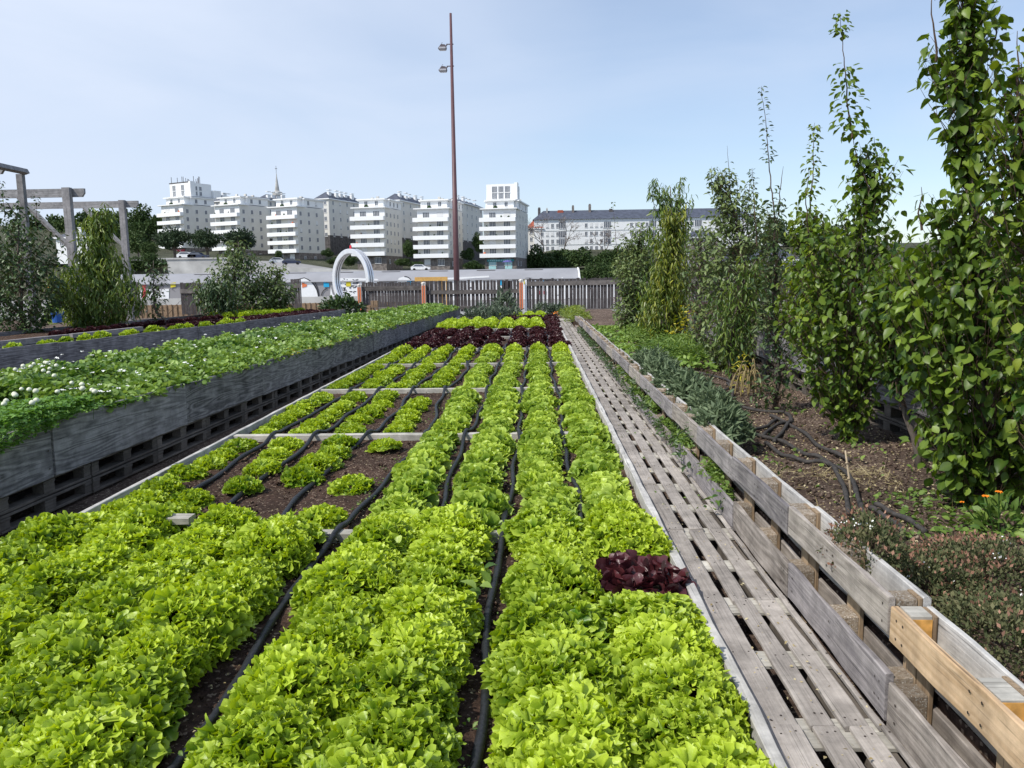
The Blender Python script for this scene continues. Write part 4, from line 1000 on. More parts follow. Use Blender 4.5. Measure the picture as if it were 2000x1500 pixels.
tree('apple_tree', 'rounded apple tree next to the few loose pickets', 28.6, (-9.6, 28.6, .45),
     [(615, 512, 565), (585, 502, 572), (560, 503, 571), (535, 514, 566), (515, 524, 556)], [([(535, 530), (533, 505)], .1, .05)], n=330, lmat='apple', tmpl=T_EL, ls=(.13, .19), spc=.09, droop=.5, twl=(.3, .7), trunk=.05, group=LG, seed=63, tone0=.45, ry=1.0)
tree('peach_tree', 'low dark peach bush in front of the grey green apple tree', 26.2, (-10.6, 26.2, .45),
     [(615, 400, 440), (590, 388, 470), (560, 392, 460), (545, 405, 445)], [], n=260, lmat='darkleaf', tmpl=T_LA, ls=(.15, .22), spc=.07, droop=.9, twl=(.3, .6), trunk=.05, group=LG, seed=67, ry=1.0)
tree('young_tree', 'spindly young tree with crossed bare stems', 24.0, (-11.1, 24.0, .45),
     [(610, 285, 320), (570, 275, 325), (530, 270, 330), (505, 280, 320)], [([(315, 620), (295, 560), (280, 510)], .1, .15), ([(300, 620), (318, 560), (330, 520)], .1, .15), ([(318, 625), (350, 590), (395, 558)], .03, .5)], n=90, lmat='darkleaf', tmpl=T_EL, ls=(.12, .17), spc=.1, twl=(.4, .7), trunk=.03, group=LG, seed=71, bare=.5)

# ------------------------------------------------------------------ orchard bed details
def smooth_pts(pts, k=8):
    pts = np.array(pts, float); out = []
    for i in range(len(pts) - 1):
        p0, p1, p2, p3 = pts[max(i - 1, 0)], pts[i], pts[i + 1], pts[min(i + 2, len(pts) - 1)]
        for t in np.linspace(0, 1, k, endpoint=False):
            out.append(.5 * ((2 * p1) + (-p0 + p2) * t + (2 * p0 - 5 * p1 + 4 * p2 - p3) * t * t + (-p0 + 3 * p1 - 3 * p2 + p3) * t ** 3))
    out.append(pts[-1]); return np.array(out)
OH = [([(1300, 712), (1345, 725), (1400, 735), (1432, 752), (1408, 768), (1416, 786), (1455, 797), (1532, 806)], 'upper coil by the dried stalks'),
      ([(1420, 748), (1432, 765), (1428, 785), (1448, 800), (1452, 815)], 'short inner loop of the upper coil'),
      ([(1455, 845), (1500, 830), (1516, 818)], 'short straight piece left of the forks'),
      ([(1490, 852), (1512, 832), (1545, 822), (1538, 808)], 'middle fork'),
      ([(1512, 862), (1530, 840), (1544, 818), (1534, 806)], 'outer fork'),
      ([(1450, 845), (1510, 856), (1570, 884), (1612, 898), (1636, 925), (1652, 965), (1658, 1005)], 'long piece running toward the thyme'),
      ([(1495, 865), (1530, 888), (1575, 900), (1620, 905), (1660, 930), (1672, 960), (1688, 1005)], 'lower long piece beside the bamboo cane'),
      ([(1710, 985), (1750, 1004), (1808, 1036)], 'pair end nearest the marigold'),
      ([(1700, 992), (1740, 1015), (1770, 1045)], 'end lying in front of the pink thyme'),
      ([(1505, 812), (1560, 838), (1600, 870), (1660, 898)], 'thin one running under the pear branches')]
for pts, lab in OH:
    p = smooth_pts([atz(x, y, .235) for x, y in pts]); p[:, 2] += .008 * np.sin(np.arange(len(p)) * .7)
    b = MB(); b.tube(p, [.0165 + .002 * math.sin(i * 1.3) for i in range(len(p))], 9)
    tag(b.build('soaker_hose', M['hose_dry'], smooth=True), 'dusty black soaker hose on the orchard soil, ' + lab, 'hose', 'soaker hoses on the orchard soil')
pc = atz(1665, 1000, .2); pt = atY(1651, 880, pc[1])
b = MB(); b.tube([pc, pc * .5 + pt * .5 + np.array([.004, 0, 0]), pt], [.007, .0065, .005], 8)
for f in (.25, .55, .8):
    q = pc * (1 - f) + pt * f; b.tube([q - [0, 0, .004], q + [0, 0, .004]], .0085, 8)
tag(b.build('bamboo_cane', M['cane'], smooth=True), 'thin bamboo cane standing in the soil beside the standing pallets', 'cane')

def bush(name, c, rx, ry, rz, n, S, mats, tmpl, label, cat, tips=None, up=.7, flowers=0, group=None, shell=.55):
    """low shrub: stems from one foot plus leaves in a lumpy dome; last fraction of leaves are coloured tips"""
    root = empty(name, tuple(c), (0, 0, 0), label, cat, group)
    h = rdir(n); h[:, 2] = np.abs(h[:, 2])
    lump = 1 + .20 * vnoise(h * 2.2, 1.6, c[0] * 7) + .08 * rng.normal(0, 1, n)
    rad = (shell + (1 - shell) * rng.random(n) ** .5) * lump
    P = h * rad[:, None] * np.array([rx, ry, rz])
    D = h * .6 + rdir(n) * .7 + np.array([0, 0, up * .6]); Nn = rdir(n) + np.array([0, 0, .8])
    tone = np.clip(.42 + .22 * vnoise(P / rx, 3.0, 2.2) + rng.normal(0, .18, n), 0, 1)
    leafcloud('foliage', P, D, Nn, rng.uniform(.6, 1.3, n) * S, tmpl, M[mats[0]], tone, root)
    if tips:
        k = tips; hh = rdir(k); hh[:, 2] = np.abs(hh[:, 2]); sel = vnoise(hh * 2, 1.9, c[1] * 3) > -.1; hh = hh[sel]; k = len(hh)
        PP = hh * (1.0 + .14 * rng.random((k, 1))) * np.array([rx, ry, rz]) * (1 + .20 * vnoise(hh * 2.2, 1.6, c[0] * 7))[:, None]
        leafcloud('foliage', PP, hh * .4 + rdir(k) * .6 + np.array([0, 0, .6]), rdir(k), rng.uniform(.6, 1.3, k) * S, tmpl, M[mats[1]], rng.random(k), root)
    if flowers:
        k = flowers; cl = rdir(max(3, k // 9)); cl[:, 2] = np.abs(cl[:, 2]); idx = rng.integers(len(cl), size=k)
        PP = (cl[idx] * 1.06 + rng.normal(0, .045, (k, 3))) * np.array([rx, ry, rz])
        tag(leafcloud('flowers', PP, rdir(k), rdir(k) + np.array([-.4, -.5, 1]), rng.uniform(.006, .012, k), T_TRI, M['petal'], np.zeros(k), root), kind='stuff')
    b = MB()
    for i in range(14):
        d = unit(rng.normal(size=3)); d[2] = abs(d[2]) + .3
        b.tube([(0, 0, -.02), d * np.array([rx, ry, rz]) * .45, d * np.array([rx, ry, rz]) * .8], [.005, .004, .002], 4)
    b.build('stem', M['twig'], root)
    return root
TGp = 'thyme bushes at the near corner of the orchard bed'
bush('thyme_bush', (1.50, 3.52, .40), .17, .22, .20, 2600, .021, ('thyme', 'thymered'), T_DI, 'small rounded thyme bush with reddish top overhanging the standing pallets', 'thyme', 420, flowers=22, group=TGp)
bush('thyme_bush', (1.80, 3.60, .20), .26, .32, .20, 3600, .021, ('thyme', 'thymered'), T_DI, 'brownish thyme bush behind the small rounded one', 'thyme', 650, flowers=10, group=TGp)
bush('thyme_bush', (2.15, 3.72, .20), .36, .36, .21, 4600, .021, ('thyme', 'thymered'), T_DI, 'wide pinkish thyme bush in front of the marigold', 'thyme', 1300, flowers=18, group=TGp)
bush('thyme_bush', (1.86, 3.02, .20), .28, .36, .21, 4600, .021, ('thyme', 'thymered'), T_DI, 'greener thyme bush dotted with white flowers behind the orange rail', 'thyme', 420, flowers=70, group=TGp)
bush('thyme_bush', (2.25, 3.00, .18), .34, .34, .22, 3600, .022, ('weed', 'thyme'), T_DI, 'green flowering thyme bush at the picture edge', 'thyme', 700, flowers=40, group=TGp)
# long blades in front of the thyme
b = MB()
for k in range(5):
    p0 = np.array([1.72 + .05 * k, 2.55 + .05 * rng.normal(), .2]); a = rng.uniform(-.6, .9)
    p = smooth_pts([p0, p0 + [.05 * math.cos(a), .03, .16], p0 + [.16 * math.cos(a), .05, .21], p0 + [.30 * math.cos(a), .06, .14]], 5)
    b.tube(p, np.linspace(.006, .002, len(p)), 5)
tag(b.build('chive_plant', M['weed'], smooth=True), 'chive plant with arching green blades behind the orange rail', 'herb')

SGp = 'sage plants along the standing pallets'
for i, (y, x, r1, z, lab) in enumerate(((6.75, 1.44, .26, .34, 'grey green sage plant at the near end of the hedge, yellow leaf below'), (7.45, 1.52, .30, .34, 'large grey green sage plant, second in the hedge over the pallets'), (8.35, 1.52, .33, .34, 'grey green sage plant, third in the hedge over the pallets'),
                                  (9.35, 1.50, .34, .30, 'grey green sage plant, fourth in the hedge over the pallets'), (10.5, 1.52, .38, .28, 'grey green sage plant, fifth in the hedge over the pallets'), (11.8, 1.55, .40, .26, 'farthest grey green sage plant before the strawberry patch'))):
    bush('sage_plant', (x + .13, y, z - .02), r1 * .82, r1 * 1.35, r1 * .85, 1500, .075, ('sage',), T_SG, lab, 'sage', group=SGp, up=.7)
def ground_cover(name, n, x0, x1, y0, y1, z, h, S, mat, label, tmpl=T_EL, f=1.3, up=.5):
    x, y = rng.uniform(x0, x1, n), rng.uniform(y0, y1, n); P = np.stack([x, y, np.zeros(n)], 1)
    v = vnoise(P, f, z * 9 + x0); k = v + rng.normal(0, .3, n) > -.35; P, v = P[k], v[k]; n = len(P)
    P[:, 2] = z + h * (.55 + .45 * v) * (1 - .5 * rng.random(n)); D = rdir(n); D[:, 2] = D[:, 2] * .4 + up * .3
    o = leafcloud(name, P, D, np.tile((0, 0, 1.0), (n, 1)) + rng.normal(0, .5, (n, 3)), S * rng.uniform(.6, 1.3, n), tmpl, M[mat], np.clip(.45 + .25 * v + rng.normal(0, .2, n), 0, 1))
    return tag(o, label, kind='stuff')
ground_cover('strawberry_patch', 7500, 1.5, 2.75, 11.6, 22, .22, .34, .085, 'straw', 'strawberry plants covering the far orchard soil', T_OV)
ground_cover('tall_weeds', 3200, 1.9, 2.9, 12.6, 17, .22, .62, .09, 'weed', 'tall weeds at the foot of the peach trees', T_LA, up=1.6)
ground_cover('creeping_weeds', 3600, 1.318, 1.40, 5.5, 13, .0, .42, .045, 'weed', 'weeds growing inside the standing pallets', T_EL, 2.5)
ground_cover('dark_ivy', 3600, 1.26, 1.40, 6.6, 24, -.02, .36, .055, 'darkleaf', 'dark creeping plants inside the standing pallets', T_EL, 2.5)
ground_cover('weed_patch', 900, 1.9, 2.75, 4.35, 5.3, .21, .07, .04, 'weed', 'low weeds round the pear trunk', T_OV)
ground_cover('sparse_weeds', 260, 1.6, 2.9, 5.2, 9.5, .21, .05, .04, 'weed', 'sparse weeds on the orchard soil', T_OV)
ground_cover('dry_grass', 3200, 1.6, 2.6, 4.9, 6.0, .215, .02, .075, 'straw_dry', 'dry cut grass on the orchard soil', leaf_template([.01, .022, .022, .008], .3, .2), up=.1)
ground_cover('path_moss', 160, .90, 1.3, 5.2, 12, -.015, .02, .03, 'weed', 'small weeds between the path boards', T_EL)
sprigs('pallet_weed', [(1.30, 5.55, .02)], .12, 22, .045, M['weed'], T_OV, .05, 'bright little weed growing at the foot of the low rail', 'weed')
ground_cover('far_weeds', 2600, 1.0, 1.9, 27, 36, .0, .70, .12, 'peach', 'weeds at the far end of the path', T_LA, up=1.5)

# marigold
root = empty('marigold', (2.62, 4.45, .2), label='marigold with orange flowers at the foot of the pear tree', cat='flower')
n = 130; h = rdir(n); h[:, 2] = np.abs(h[:, 2])
leafcloud('foliage', h * np.array([.17, .17, .24]) * rng.uniform(.5, 1, (n, 1)), h + rdir(n) * .5, rdir(n) + [0, 0, 1], rng.uniform(.05, .085, n), T_EL, M['weed'], rng.random(n), root)
for k, (dx, dy, dz) in enumerate(((-.13, -.06, .255), (-.07, -.08, .285), (-.25, -.05, .22))):
    m = 16; t = np.arange(m) * 2 * PI / m; d = np.stack([np.cos(t), np.sin(t), np.full(m, .25)], 1)
    leafcloud('flower_head', np.tile((dx, dy, dz), (m, 1)), d, np.tile((0, -.6, 1.0), (m, 1)), np.full(m, .019 if k < 2 else .012), T_EL, M['marigold'], np.zeros(m), root)
    b = MB(); b.tube([(dx * .3, dy * .3, .02), (dx * .7, dy * .7, dz * .6), (dx, dy, dz)], .004, 5); b.build('stem', M['weed'], root)
# dried stalks and yellow fern-like plant
c = atz(1462, 775, .2)
b = MB()
for k in range(20):
    a = rng.uniform(0, 6.28); h_ = rng.uniform(.25, .48); o_ = rng.uniform(.04, .2); dx, dy = math.cos(a), math.sin(a) * .7
    p = smooth_pts([(0, 0, 0), (dx * .03, dy * .03, h_ * .7), (dx * o_ * .6, dy * o_ * .6, h_), (dx * o_, dy * o_, h_ * rng.uniform(.5, .8)), (dx * o_ * 1.15, dy * o_ * 1.15, h_ * rng.uniform(.02, .4))], 4)
    b.tube(p, np.linspace(.007, .011, len(p)) * np.where(np.arange(len(p)) % 2, 1, .8), 4)
o = b.build('dried_plant', M['straw_dry'], loc=tuple(c), smooth=True)
tag(o, 'dried straw coloured plant with hanging blades between the apple trunks', 'dead plant')
c = atz(1448, 768, .2)
sprigs('yellow_plant', [tuple(c), tuple(c + [.03, .04, .1])], .40, 46, .07, M['yellowleaf'], T_LA, .07, 'yellow green feathery plant beside the dried blades', 'plant')
c = atz(1363, 690, .2)
sprigs('yellow_shrub', [tuple(c + [-.2, .2, .35]), tuple(c + [-.3, .1, .2]), tuple(c + [0, .2, .5])], .45, 60, .08, M['yellowleaf'], T_EL, .16, 'yellow leaved shrub next to the forked bare stem', 'shrub')
c = atz(1085, 617, 0.05)
sprigs('orange_flowers', [tuple(c)], .18, 26, .055, M['marigold'], T_OV, .10, 'small orange flowers at the far end of the path', 'flowers')
c = atz(1200, 600, 0.1)
sprigs('pink_shrub', [tuple(c + [dx, 0, .1]) for dx in (.3, .9, 1.5)], .6, 120, .13, M['thymered'], T_EL, .35, 'faded pinkish shrub against the picket fence', 'shrub')
# cloth liner hanging under the orchard planter, white stone
pts = [(1525, 766), (1540, 786), (1560, 790), (1568, 780), (1590, 800), (1620, 825), (1660, 850), (1730, 872)]
V = []
for x, y in pts:
    d = ray(x, y); p = CAMP + d * (3.27 / d[0]); V += [p, (p[0] - .05, p[1], .19)]
o = MB(); o.add(V, [(2 * i, 2 * i + 2, 2 * i + 3, 2 * i + 1) for i in range(len(pts) - 1)])
lc = o.build('liner_cloth', M['cloth']); lc.modifiers.new('thick', 'SOLIDIFY').thickness = .012
tag(lc, 'pale liner cloth sagging under the pallets of the orchard planter', 'cloth')
import bmesh
bm = bmesh.new(); bmesh.ops.create_icosphere(bm, subdivisions=3, radius=.13)
for v in bm.verts: v.co *= 1 + .18 * math.sin(v.co.x * 31 + 2) * math.sin(v.co.y * 27) + .1 * math.sin(v.co.z * 43)
me = bpy.data.meshes.new('stone'); bm.to_mesh(me); me.materials.append(M['mwhite']); bm.free()
o = link('white_stone', me); o.location = atz(1408, 712, .25); o.scale = (1, 1.2, .8); tag(o, 'white stone on the orchard soil by the pallets', 'stone')

# kale and other plants at the far end of the lettuce bed
c0 = [(-2.5, 31.6), (-2.0, 32.0), (-1.5, 31.5), (-1.0, 32.2), (-2.2, 33.0), (-1.6, 33.2)]
for i, (x, y) in enumerate(c0):
    bush('kale_plant', (x, y, -.05), .42, .42, .5 if i < 4 else .62, 260, .17, ('kale',), T_LA, 'grey green kale plant at the far end of the lettuce bed', 'kale', group='kale plants at the far end of the bed')
bush('artichoke_plant', (-1.3, 35.0, 0), .5, .5, 1.0, 220, .3, ('kale',), T_LA, 'tall silvery grey plant against the picket fence', 'plant')
for i, x in enumerate((-.2, .5)):
    bush('kale_plant', (x + .5, 35.2, 0), .55, .45, .45, 260, .2, ('kale',), T_LA, 'grey green kale plant behind the last green lettuces', 'kale', group='kale plants behind the last lettuces')

# ------------------------------------------------------------------ picket fence
def fence(label, x0, x1, Y, zt, rail, gaps, tall=1.0, y1=None):
    root = empty('picket_fence', (x0, Y, 0), label=label, cat='fence', group='picket fence sections')
    b = MB(); x = 0; L = x1 - x0; rr = random.Random(int(x0 * 10))
    while x < L - .05:
        w = rr.uniform(.11, .17); w = min(w, L - x)
        b.board(x, x + w, .03, .052, 0.02 + rr.uniform(-.02, .02), zt + rr.uniform(-.035, .035), 'Z', 4, .004, 0, rr)
        x += w + (rr.uniform(.008, .02) if not gaps or rr.random() < .42 else rr.uniform(.025, .08))
    b.build('picket_panel', M['fence'], root)
    for i, (z0, z1) in enumerate(rail):
        b = MB(); xx = 0; k = 0
        while xx < L - .02:
            xe = min(xx + 4.0, L); b.board(xx, xe - .006, -.03, .028, z0 + .02 * (k % 2), z1 + .02 * (k % 2), 'X', 8, .006, 0, rr); xx = xe; k += 1
        b.build('rail', M['rail'], root)
    return root
FY = 40.0
fx = [atY(703, 570, FY)[0], atY(828, 570, FY)[0], atY(1018, 570, FY)[0], atY(1850, 560, FY)[0]]
fence('picket fence section with a high rail, left of the first gap', fx[0] + .1, fx[1] - .1, FY, 1.52, [(1.10, 1.32), (.12, .28)], False)
fence('picket fence section with a low rail, behind the lamp mast', fx[1] + .1, fx[2] - .1, FY, 1.55, [(.88, 1.08), (.12, .28)], True)
fence('long picket fence section with wide gaps, right of the orange posts', fx[2] + .25, fx[3], FY, 1.58, [(1.24, 1.46), (.0, .08)], True)
fence('short picket fence remnant next to the rounded apple tree', atY(568, 570, FY)[0], atY(588, 570, FY)[0], FY, 1.75, [(1.3, 1.5)], False)
fence('picket fence remnant behind the grey green apple tree', atY(352, 570, FY)[0], atY(395, 570, FY)[0], FY, 1.62, [(1.1, 1.3)], False)
fence('picket fence remnant by the crossed bare stems', atY(255, 570, FY)[0], atY(272, 570, FY)[0], FY, 1.7, [(1.1, 1.3)], False)
def fpost(px, top, label):
    X = atY(px, 560, FY)[0]
    root = empty('striped_post', (X, FY - .12, 0), label=label, cat='post', group='orange striped fence posts')
    b = MB(); b.box(-.10, .10, -.09, .09, 0, top); b.build('body', M['postw'], root)
    for x in (-.055, .055):
        b = MB(); b.box(x - .028, x + .028, -.095, -.0905, .1, top - .09); b.build('orange_stripe', M['orange'], root)
    b = MB(); b.box(-.016, .016, -.094, -.0905, .1, top - .05); b.build('brown_stripe', M['brown'], root)
    b = MB(); b.lathe([(.13, 0), (.13, .03), (.07, .075), (.01, .09)], 4, (0, 0, top)); b.build('cap', M['postw'], root)
    return root
fpost(703, 1.38, 'orange striped post beside the dark green potted shrub')
fpost(828, 1.42, 'orange striped post between the high rail and the low rail')
fpost(1018, 1.50, 'orange striped post with a white board on its right')
b = MB(); X = atY(1027, 560, FY)[0]; b.board(X - .05, X + .05, FY - .06, FY - .03, 0, 1.55, 'Z', 4, .002)
tag(b.build('white_board', M['white']), 'narrow white upright board against the striped post', 'board')
# stump-like bench blocks, tub with shrub
c = atY(725, 612, 33.0)
b = MB(); b.box(-.16, .0, -.1, .1, 0, .72); b.box(.02, .30, -.12, .12, .62, .9); b.box(.22, .3, -.1, .1, 0, .6); b.box(.04, .12, -.1, .1, 0, .6)
o = b.build('timber_block', M['stump'], loc=(c[0], 33.0, -.1)); tag(o, 'brown timber block seat behind the long planter', 'stool')
c = atY(668, 625, 31.0)
root = empty('planting_tub', (c[0], 31.0, -.17), label='grey tub with a blue stripe holding a dark green shrub', cat='tub')
b = MB(); b.box(-.75, .75, -.5, .5, 0, .48); b.build('tub', M['greytub'], root)
b = MB(); b.box(.34, .48, -.505, -.5005, .02, .47); b.build('blue_stripe', M['mcyan'], root)
bush('tub_shrub', (c[0], 31.0, .28), .85, .6, .72, 900, .17, ('darkleaf',), T_EL, 'dark green shrub growing out of the grey tub', 'shrub')
c = atY(112, 617, 30.0); b = MB(); b.lathe([(.18, 0), (.22, .36), (.235, .36), (.235, .40), (.19, .40)], 16)
o = b.build('blue_tub', M['blue'], loc=(c[0], 30.0, c[2] - .25)); tag(o, 'blue plastic tub glimpsed between the two left trees', 'tub')
c = atz(362, 600, .3)
bush('fennel_bush', (c[0] , 32.0, .1), .75, .6, 1.15, 1400, .16, ('straw',), T_LA, 'bright yellow green feathery bush behind the left trees', 'bush')

# ------------------------------------------------------------------ pergola
root = empty('pergola', (-12.0, 19, 0), label='open grey timber pergola of posts, beams and diagonal braces', cat='pergola')
def pergola_frame(Y, xp, ztop, hb, xend, xl, wp=.2):
    b = MB(); b.board(xp - wp / 2, xp + wp / 2, Y - .1, Y + .08, -.2, ztop + .02, 'Z', 6, .006)
    o = b.build('post', M['pergz'], root); o.location = (12, -19, 0)
    b = MB()   # beam with clipped lower corner
    y0, y1 = Y + .085, Y + .18; c = hb * .45
    sh = [(xl, ztop - hb), (xend - c * .7, ztop - hb), (xend, ztop - hb + c), (xend, ztop), (xl, ztop)]
    b.add([(x, y0, z) for x, z in sh] + [(x, y1, z) for x, z in sh], [(0, 1, 2, 3, 4), (9, 8, 7, 6, 5)] + [(i, i + 5, (i + 1) % 5 + 5, (i + 1) % 5) for i in range(5)])
    o = b.build('beam', M['perg'], root); o.location = (12, -19, 0)
    b = MB(); b.tube([(xp - .10, Y, ztop - 1.85), (xp - 1.65, Y + .05, ztop - hb + .02)], .085, 4)
    o = b.build('brace', M['perg'], root); o.location = (12, -19, 0)
K = 1.45
for Y_, xp, zt_, hb, xe, xl, wp in ((18.0, -10.45, 3.80, .21, -10.1, -14.2, .21), (23.0, -11.78, 4.01, .21, -11.36, -17.5, .21), (15.0, -11.2, 3.92, .20, -9.92, -13.5, .2)):
    pergola_frame(Y_ * K, xp * K, 1.7 + (zt_ - 1.7) * K, hb * K * .88, xe * K, xl * K, wp * K * .82)
b = MB(); p0, p1 = atY(52, 336, 23.5), atY(-60, 312, 19); b.tube([p0, p1], .09, 4); o = b.build('beam', M['pergz'], root); o.location = (12, -19, 0)
p = atY(38, 336, 23.4); b = MB(); b.box(p[0] - .09, p[0] + .09, 23.35, 23.5, -.2, p[2] - .06); o = b.build('post', M['pergz'], root); o.location = (12, -19, 0)

# ------------------------------------------------------------------ lamp mast
root = empty('lamp_mast', (-5.85, 60, -1.66), label='tall thin maroon lamp mast with two floodlights', cat='lamp post')
b = MB(); b.tube([(0, 0, 0), (0, 0, 9), (0, 0, 9.02), (0, 0, 22.1)], [.225, .195, .175, .085], 16)
b.build('mast', M['pole'], root, True)
for z in (19.87, 18.36):
    b = MB(); b.tube([(.16, 0, z + .12), (-.36, 0, z + .12)], .035, 6); b.tube([(-.3, 0, z + .12), (-.40, 0, z - .02)], .05, 6); b.build('bracket', M['lamp'], root)
    b = MB()
    sh = [(-.95, -.18), (-.86, -.26), (-.38, -.24), (-.34, -.10), (-.44, .06), (-.72, .10)]
    b.add([(x, -.2, z + q) for x, q in sh] + [(x, .2, z + q) for x, q in sh], [(0, 1, 2, 3, 4, 5), (11, 10, 9, 8, 7, 6)] + [(i, i + 6, (i + 1) % 6 + 6, (i + 1) % 6) for i in range(6)])
    h = b.build('floodlight', M['lamp'], root)
    b = MB(); b.box(-.88, -.40, -.215, -.205, z - .22, z - .09); b.box(-.86, -.40, -.17, .17, z - .285, z - .262); b.build('lens', M['lens'], h)
    b = MB(); b.tube([(-.70, 0, z + .09), (-.70, 0, z + .2), (-.66, 0, z + .25), (-.62, 0, z + .22)], .015, 5); b.build('hook', M['lamp'], h)

# ------------------------------------------------------------------ ring sculpture
cc = atY(689, 553, 70)
root = empty('ring_sculpture', (cc[0], 70, -1.66), (0, 0, math.radians(-41)), label='big striped aluminium ring standing upright beyond the fence', cat='sculpture')
R, zc, n = 2.62, 4.28 + 1.66 - 2.62, 96
prof = [(0, -.30, 0), (.03, -.29, 0), (.03, -.15, 0), (-.05, -.15, 1), (-.05, -.06, 1), (.03, -.06, 0), (.03, .06, 0), (-.05, .06, 1), (-.05, .15, 1), (.03, .15, 0), (.03, .29, 0), (0, .30, 0),
        (-.34, .30, 0), (-.37, .29, 0), (-.37, .15, 0), (-.30, .15, 1), (-.30, .06, 1), (-.37, .06, 0), (-.37, -.06, 0), (-.30, -.06, 1), (-.30, -.15, 1), (-.37, -.15, 0), (-.37, -.29, 0), (-.34, -.30, 0)]
b = MB(); k = len(prof); vs = []; fs = []; ms = []
for i in range(n):
    t = 2 * PI * i / n
    for r_, y_, _ in prof: vs.append(((R + r_) * math.cos(t), y_, zc + (R + r_) * math.sin(t)))
for i in range(n):
    for j in range(k):
        a, c2, d, e = i * k + j, i * k + (j + 1) % k, ((i + 1) % n) * k + (j + 1) % k, ((i + 1) % n) * k + j
        b.add([], [], 0); b.f.append((a, e, d, c2)); b.m.append(1 if prof[j][2] and prof[(j + 1) % k][2] else 0)
b.v = vs
o = b.build('ring', [M['alu'], M['groove']], root)
b = MB(); b.lathe([(.09, 0), (.1, .05), (.09, .28), (.03, .32)], 10, (-.1, 0, zc + R + .03)); b.build('red_lamp', M['redlamp'], root)
b = MB(); b.box(-.8, .8, -.5, .5, 0, max(.05, zc - R + .1)); b.build('foot', M['concrete'], root)

# ------------------------------------------------------------------ far bank: shed with mural, walls
root = empty('quay_shed', (0, 120, 0), label='long low grey shed with painted graffiti wall across the water', cat='shed')
b = MB(); b.box(-66, 6.2, .0, 12, -1.75, 1.42); b.build('wall', M['shedwall'], root)
b = MB()
prof = [(-.25, 1.38), (1.0, 2.0), (2.6, 2.62), (4.6, 2.9), (12, 2.9), (12, 1.5), (-.25, 1.3)]
x0, x1 = -66.3, 6.45
b.add([(x0, y, z) for y, z in prof] + [(x1, y, z) for y, z in prof], [tuple(range(7)), tuple(range(13, 6, -1))] + [(i, i + 7, (i + 1) % 7 + 7, (i + 1) % 7) for i in range(7)])
b.build('roof', M['shedroof'], root)
b = MB(); b.box(6.46, 6.75, -.25, 4.6, 1.2, 1.5); b.tube([(6.6, -.2, 1.35), (6.6, .9, 2.05), (6.6, 2.6, 2.66), (6.6, 4.4, 2.9)], .14, 6); b.build('gable_trim', M['white'], root)
b = MB()
for k in range(9):
    xx = -60 + 7.3 * k; b.box(xx, xx + 2.8, 3.0, 3.6, 2.745, 2.80)
b.build('roof_vent', M['shedwall'], root)
def mural(polys, mat, lift):
    if len(polys) <= 12 and len(polys) > 1:
        for q in polys: mural([q], mat, lift)
        return
    b = MB()
    for pts in polys:
        P = [atY(x, y, 120 - lift) for x, y in pts]; n = len(P)
        b.add([(p[0], -lift, p[2]) for p in P] + [(p[0], -lift + .02, p[2]) for p in P], [tuple(range(n))[::-1], tuple(range(n, 2 * n))] + [(i, (i + 1) % n, (i + 1) % n + n, i + n) for i in range(n)])
    o = b.build('mural_paint', mat, root)
    if len(polys) > 12: o['kind'] = 'stuff'
    return o
dome = [(575, 590), (575, 548), (588, 545), (594, 543.5), (600, 546), (607, 551), (613, 558), (618, 567), (620.5, 577), (621, 590)]
mural([[(573, 591), (573, 547), (594, 541.8), (602, 545), (610, 550), (617, 559), (621, 569), (623, 591)]], M['mblack'], .03)
mural([dome, [(646, 560), (650, 575), (662, 582), (662, 590), (644, 590)], [(652, 545), (655, 543), (700, 543), (738, 545), (741, 552), (700, 582), (664, 582)], [(775, 552), (779, 543), (788, 540.5), (797, 542), (803, 548), (804, 552)],
       [(868, 543), (955, 538.5), (955, 541.5), (868, 547)], [(865, 546), (1000, 546), (1000, 590), (865, 590)], [(985, 548), (1060, 547), (1062, 600), (985, 600)], [(1083, 545), (1100, 541), (1100, 546), (1085, 549)], [(1062, 555), (1200, 555), (1200, 600), (1062, 600)], [(735, 560), (810, 560), (810, 605), (735, 605)], [(262, 566), (330, 564), (330, 596), (262, 596)]], M['mwhite'], .06)
scr = []
for i in range(150):
    x, y = (rng.uniform(653, 700), rng.uniform(545, 572)) if i < 60 else (rng.uniform(740, 1200), rng.uniform(556, 598)) if i < 120 else (rng.uniform(205, 415), rng.uniform(562, 594))
    w, h = rng.uniform(.8, 3.2), rng.uniform(.8, 3.0); a = rng.uniform(-1, 1)
    scr.append([(x - w, y - h * .3 + a), (x + w, y - h * .4), (x + w * .8, y + h * .4), (x - w * .7, y + h * .4 + a)])
mural(scr, M['mblack'], .085); 
mural([[(p[0] + 1.7, p[1] + 1.1) for p in q] for q in scr[::2]], M['mgrey'], .09)
arc = []
for (cx, cy, rx, ry, a0, a1) in ((1033, 560, 24, 17, -3.1, -.2), (1085, 556, 22, 12, -3.0, -1.2), (790, 552, 14, 12, -1.6, -.1), (640, 578, 12, 14, -3.1, -1.6), (611, 590, 12, 40, -1.3, -.1)):
    for t in np.linspace(a0, a1, 12)[:-1]:
        t2 = t + (a1 - a0) / 11; f = lambda q, k: (cx + (rx + k) * math.cos(q), cy + (ry + k) * math.sin(q))
        arc.append([f(t, -.8), f(t2, -.8), f(t2, .8), f(t, .8)])
mural(arc, M['mblack'], .10)
mural([[(590, 551.5), (599.5, 556), (598.5, 559.5), (590, 562)], [(890, 547), (895, 547), (895, 556), (890, 556)], [(92, 560), (100, 559), (100, 566), (92, 566)]], M['orange'], .12)
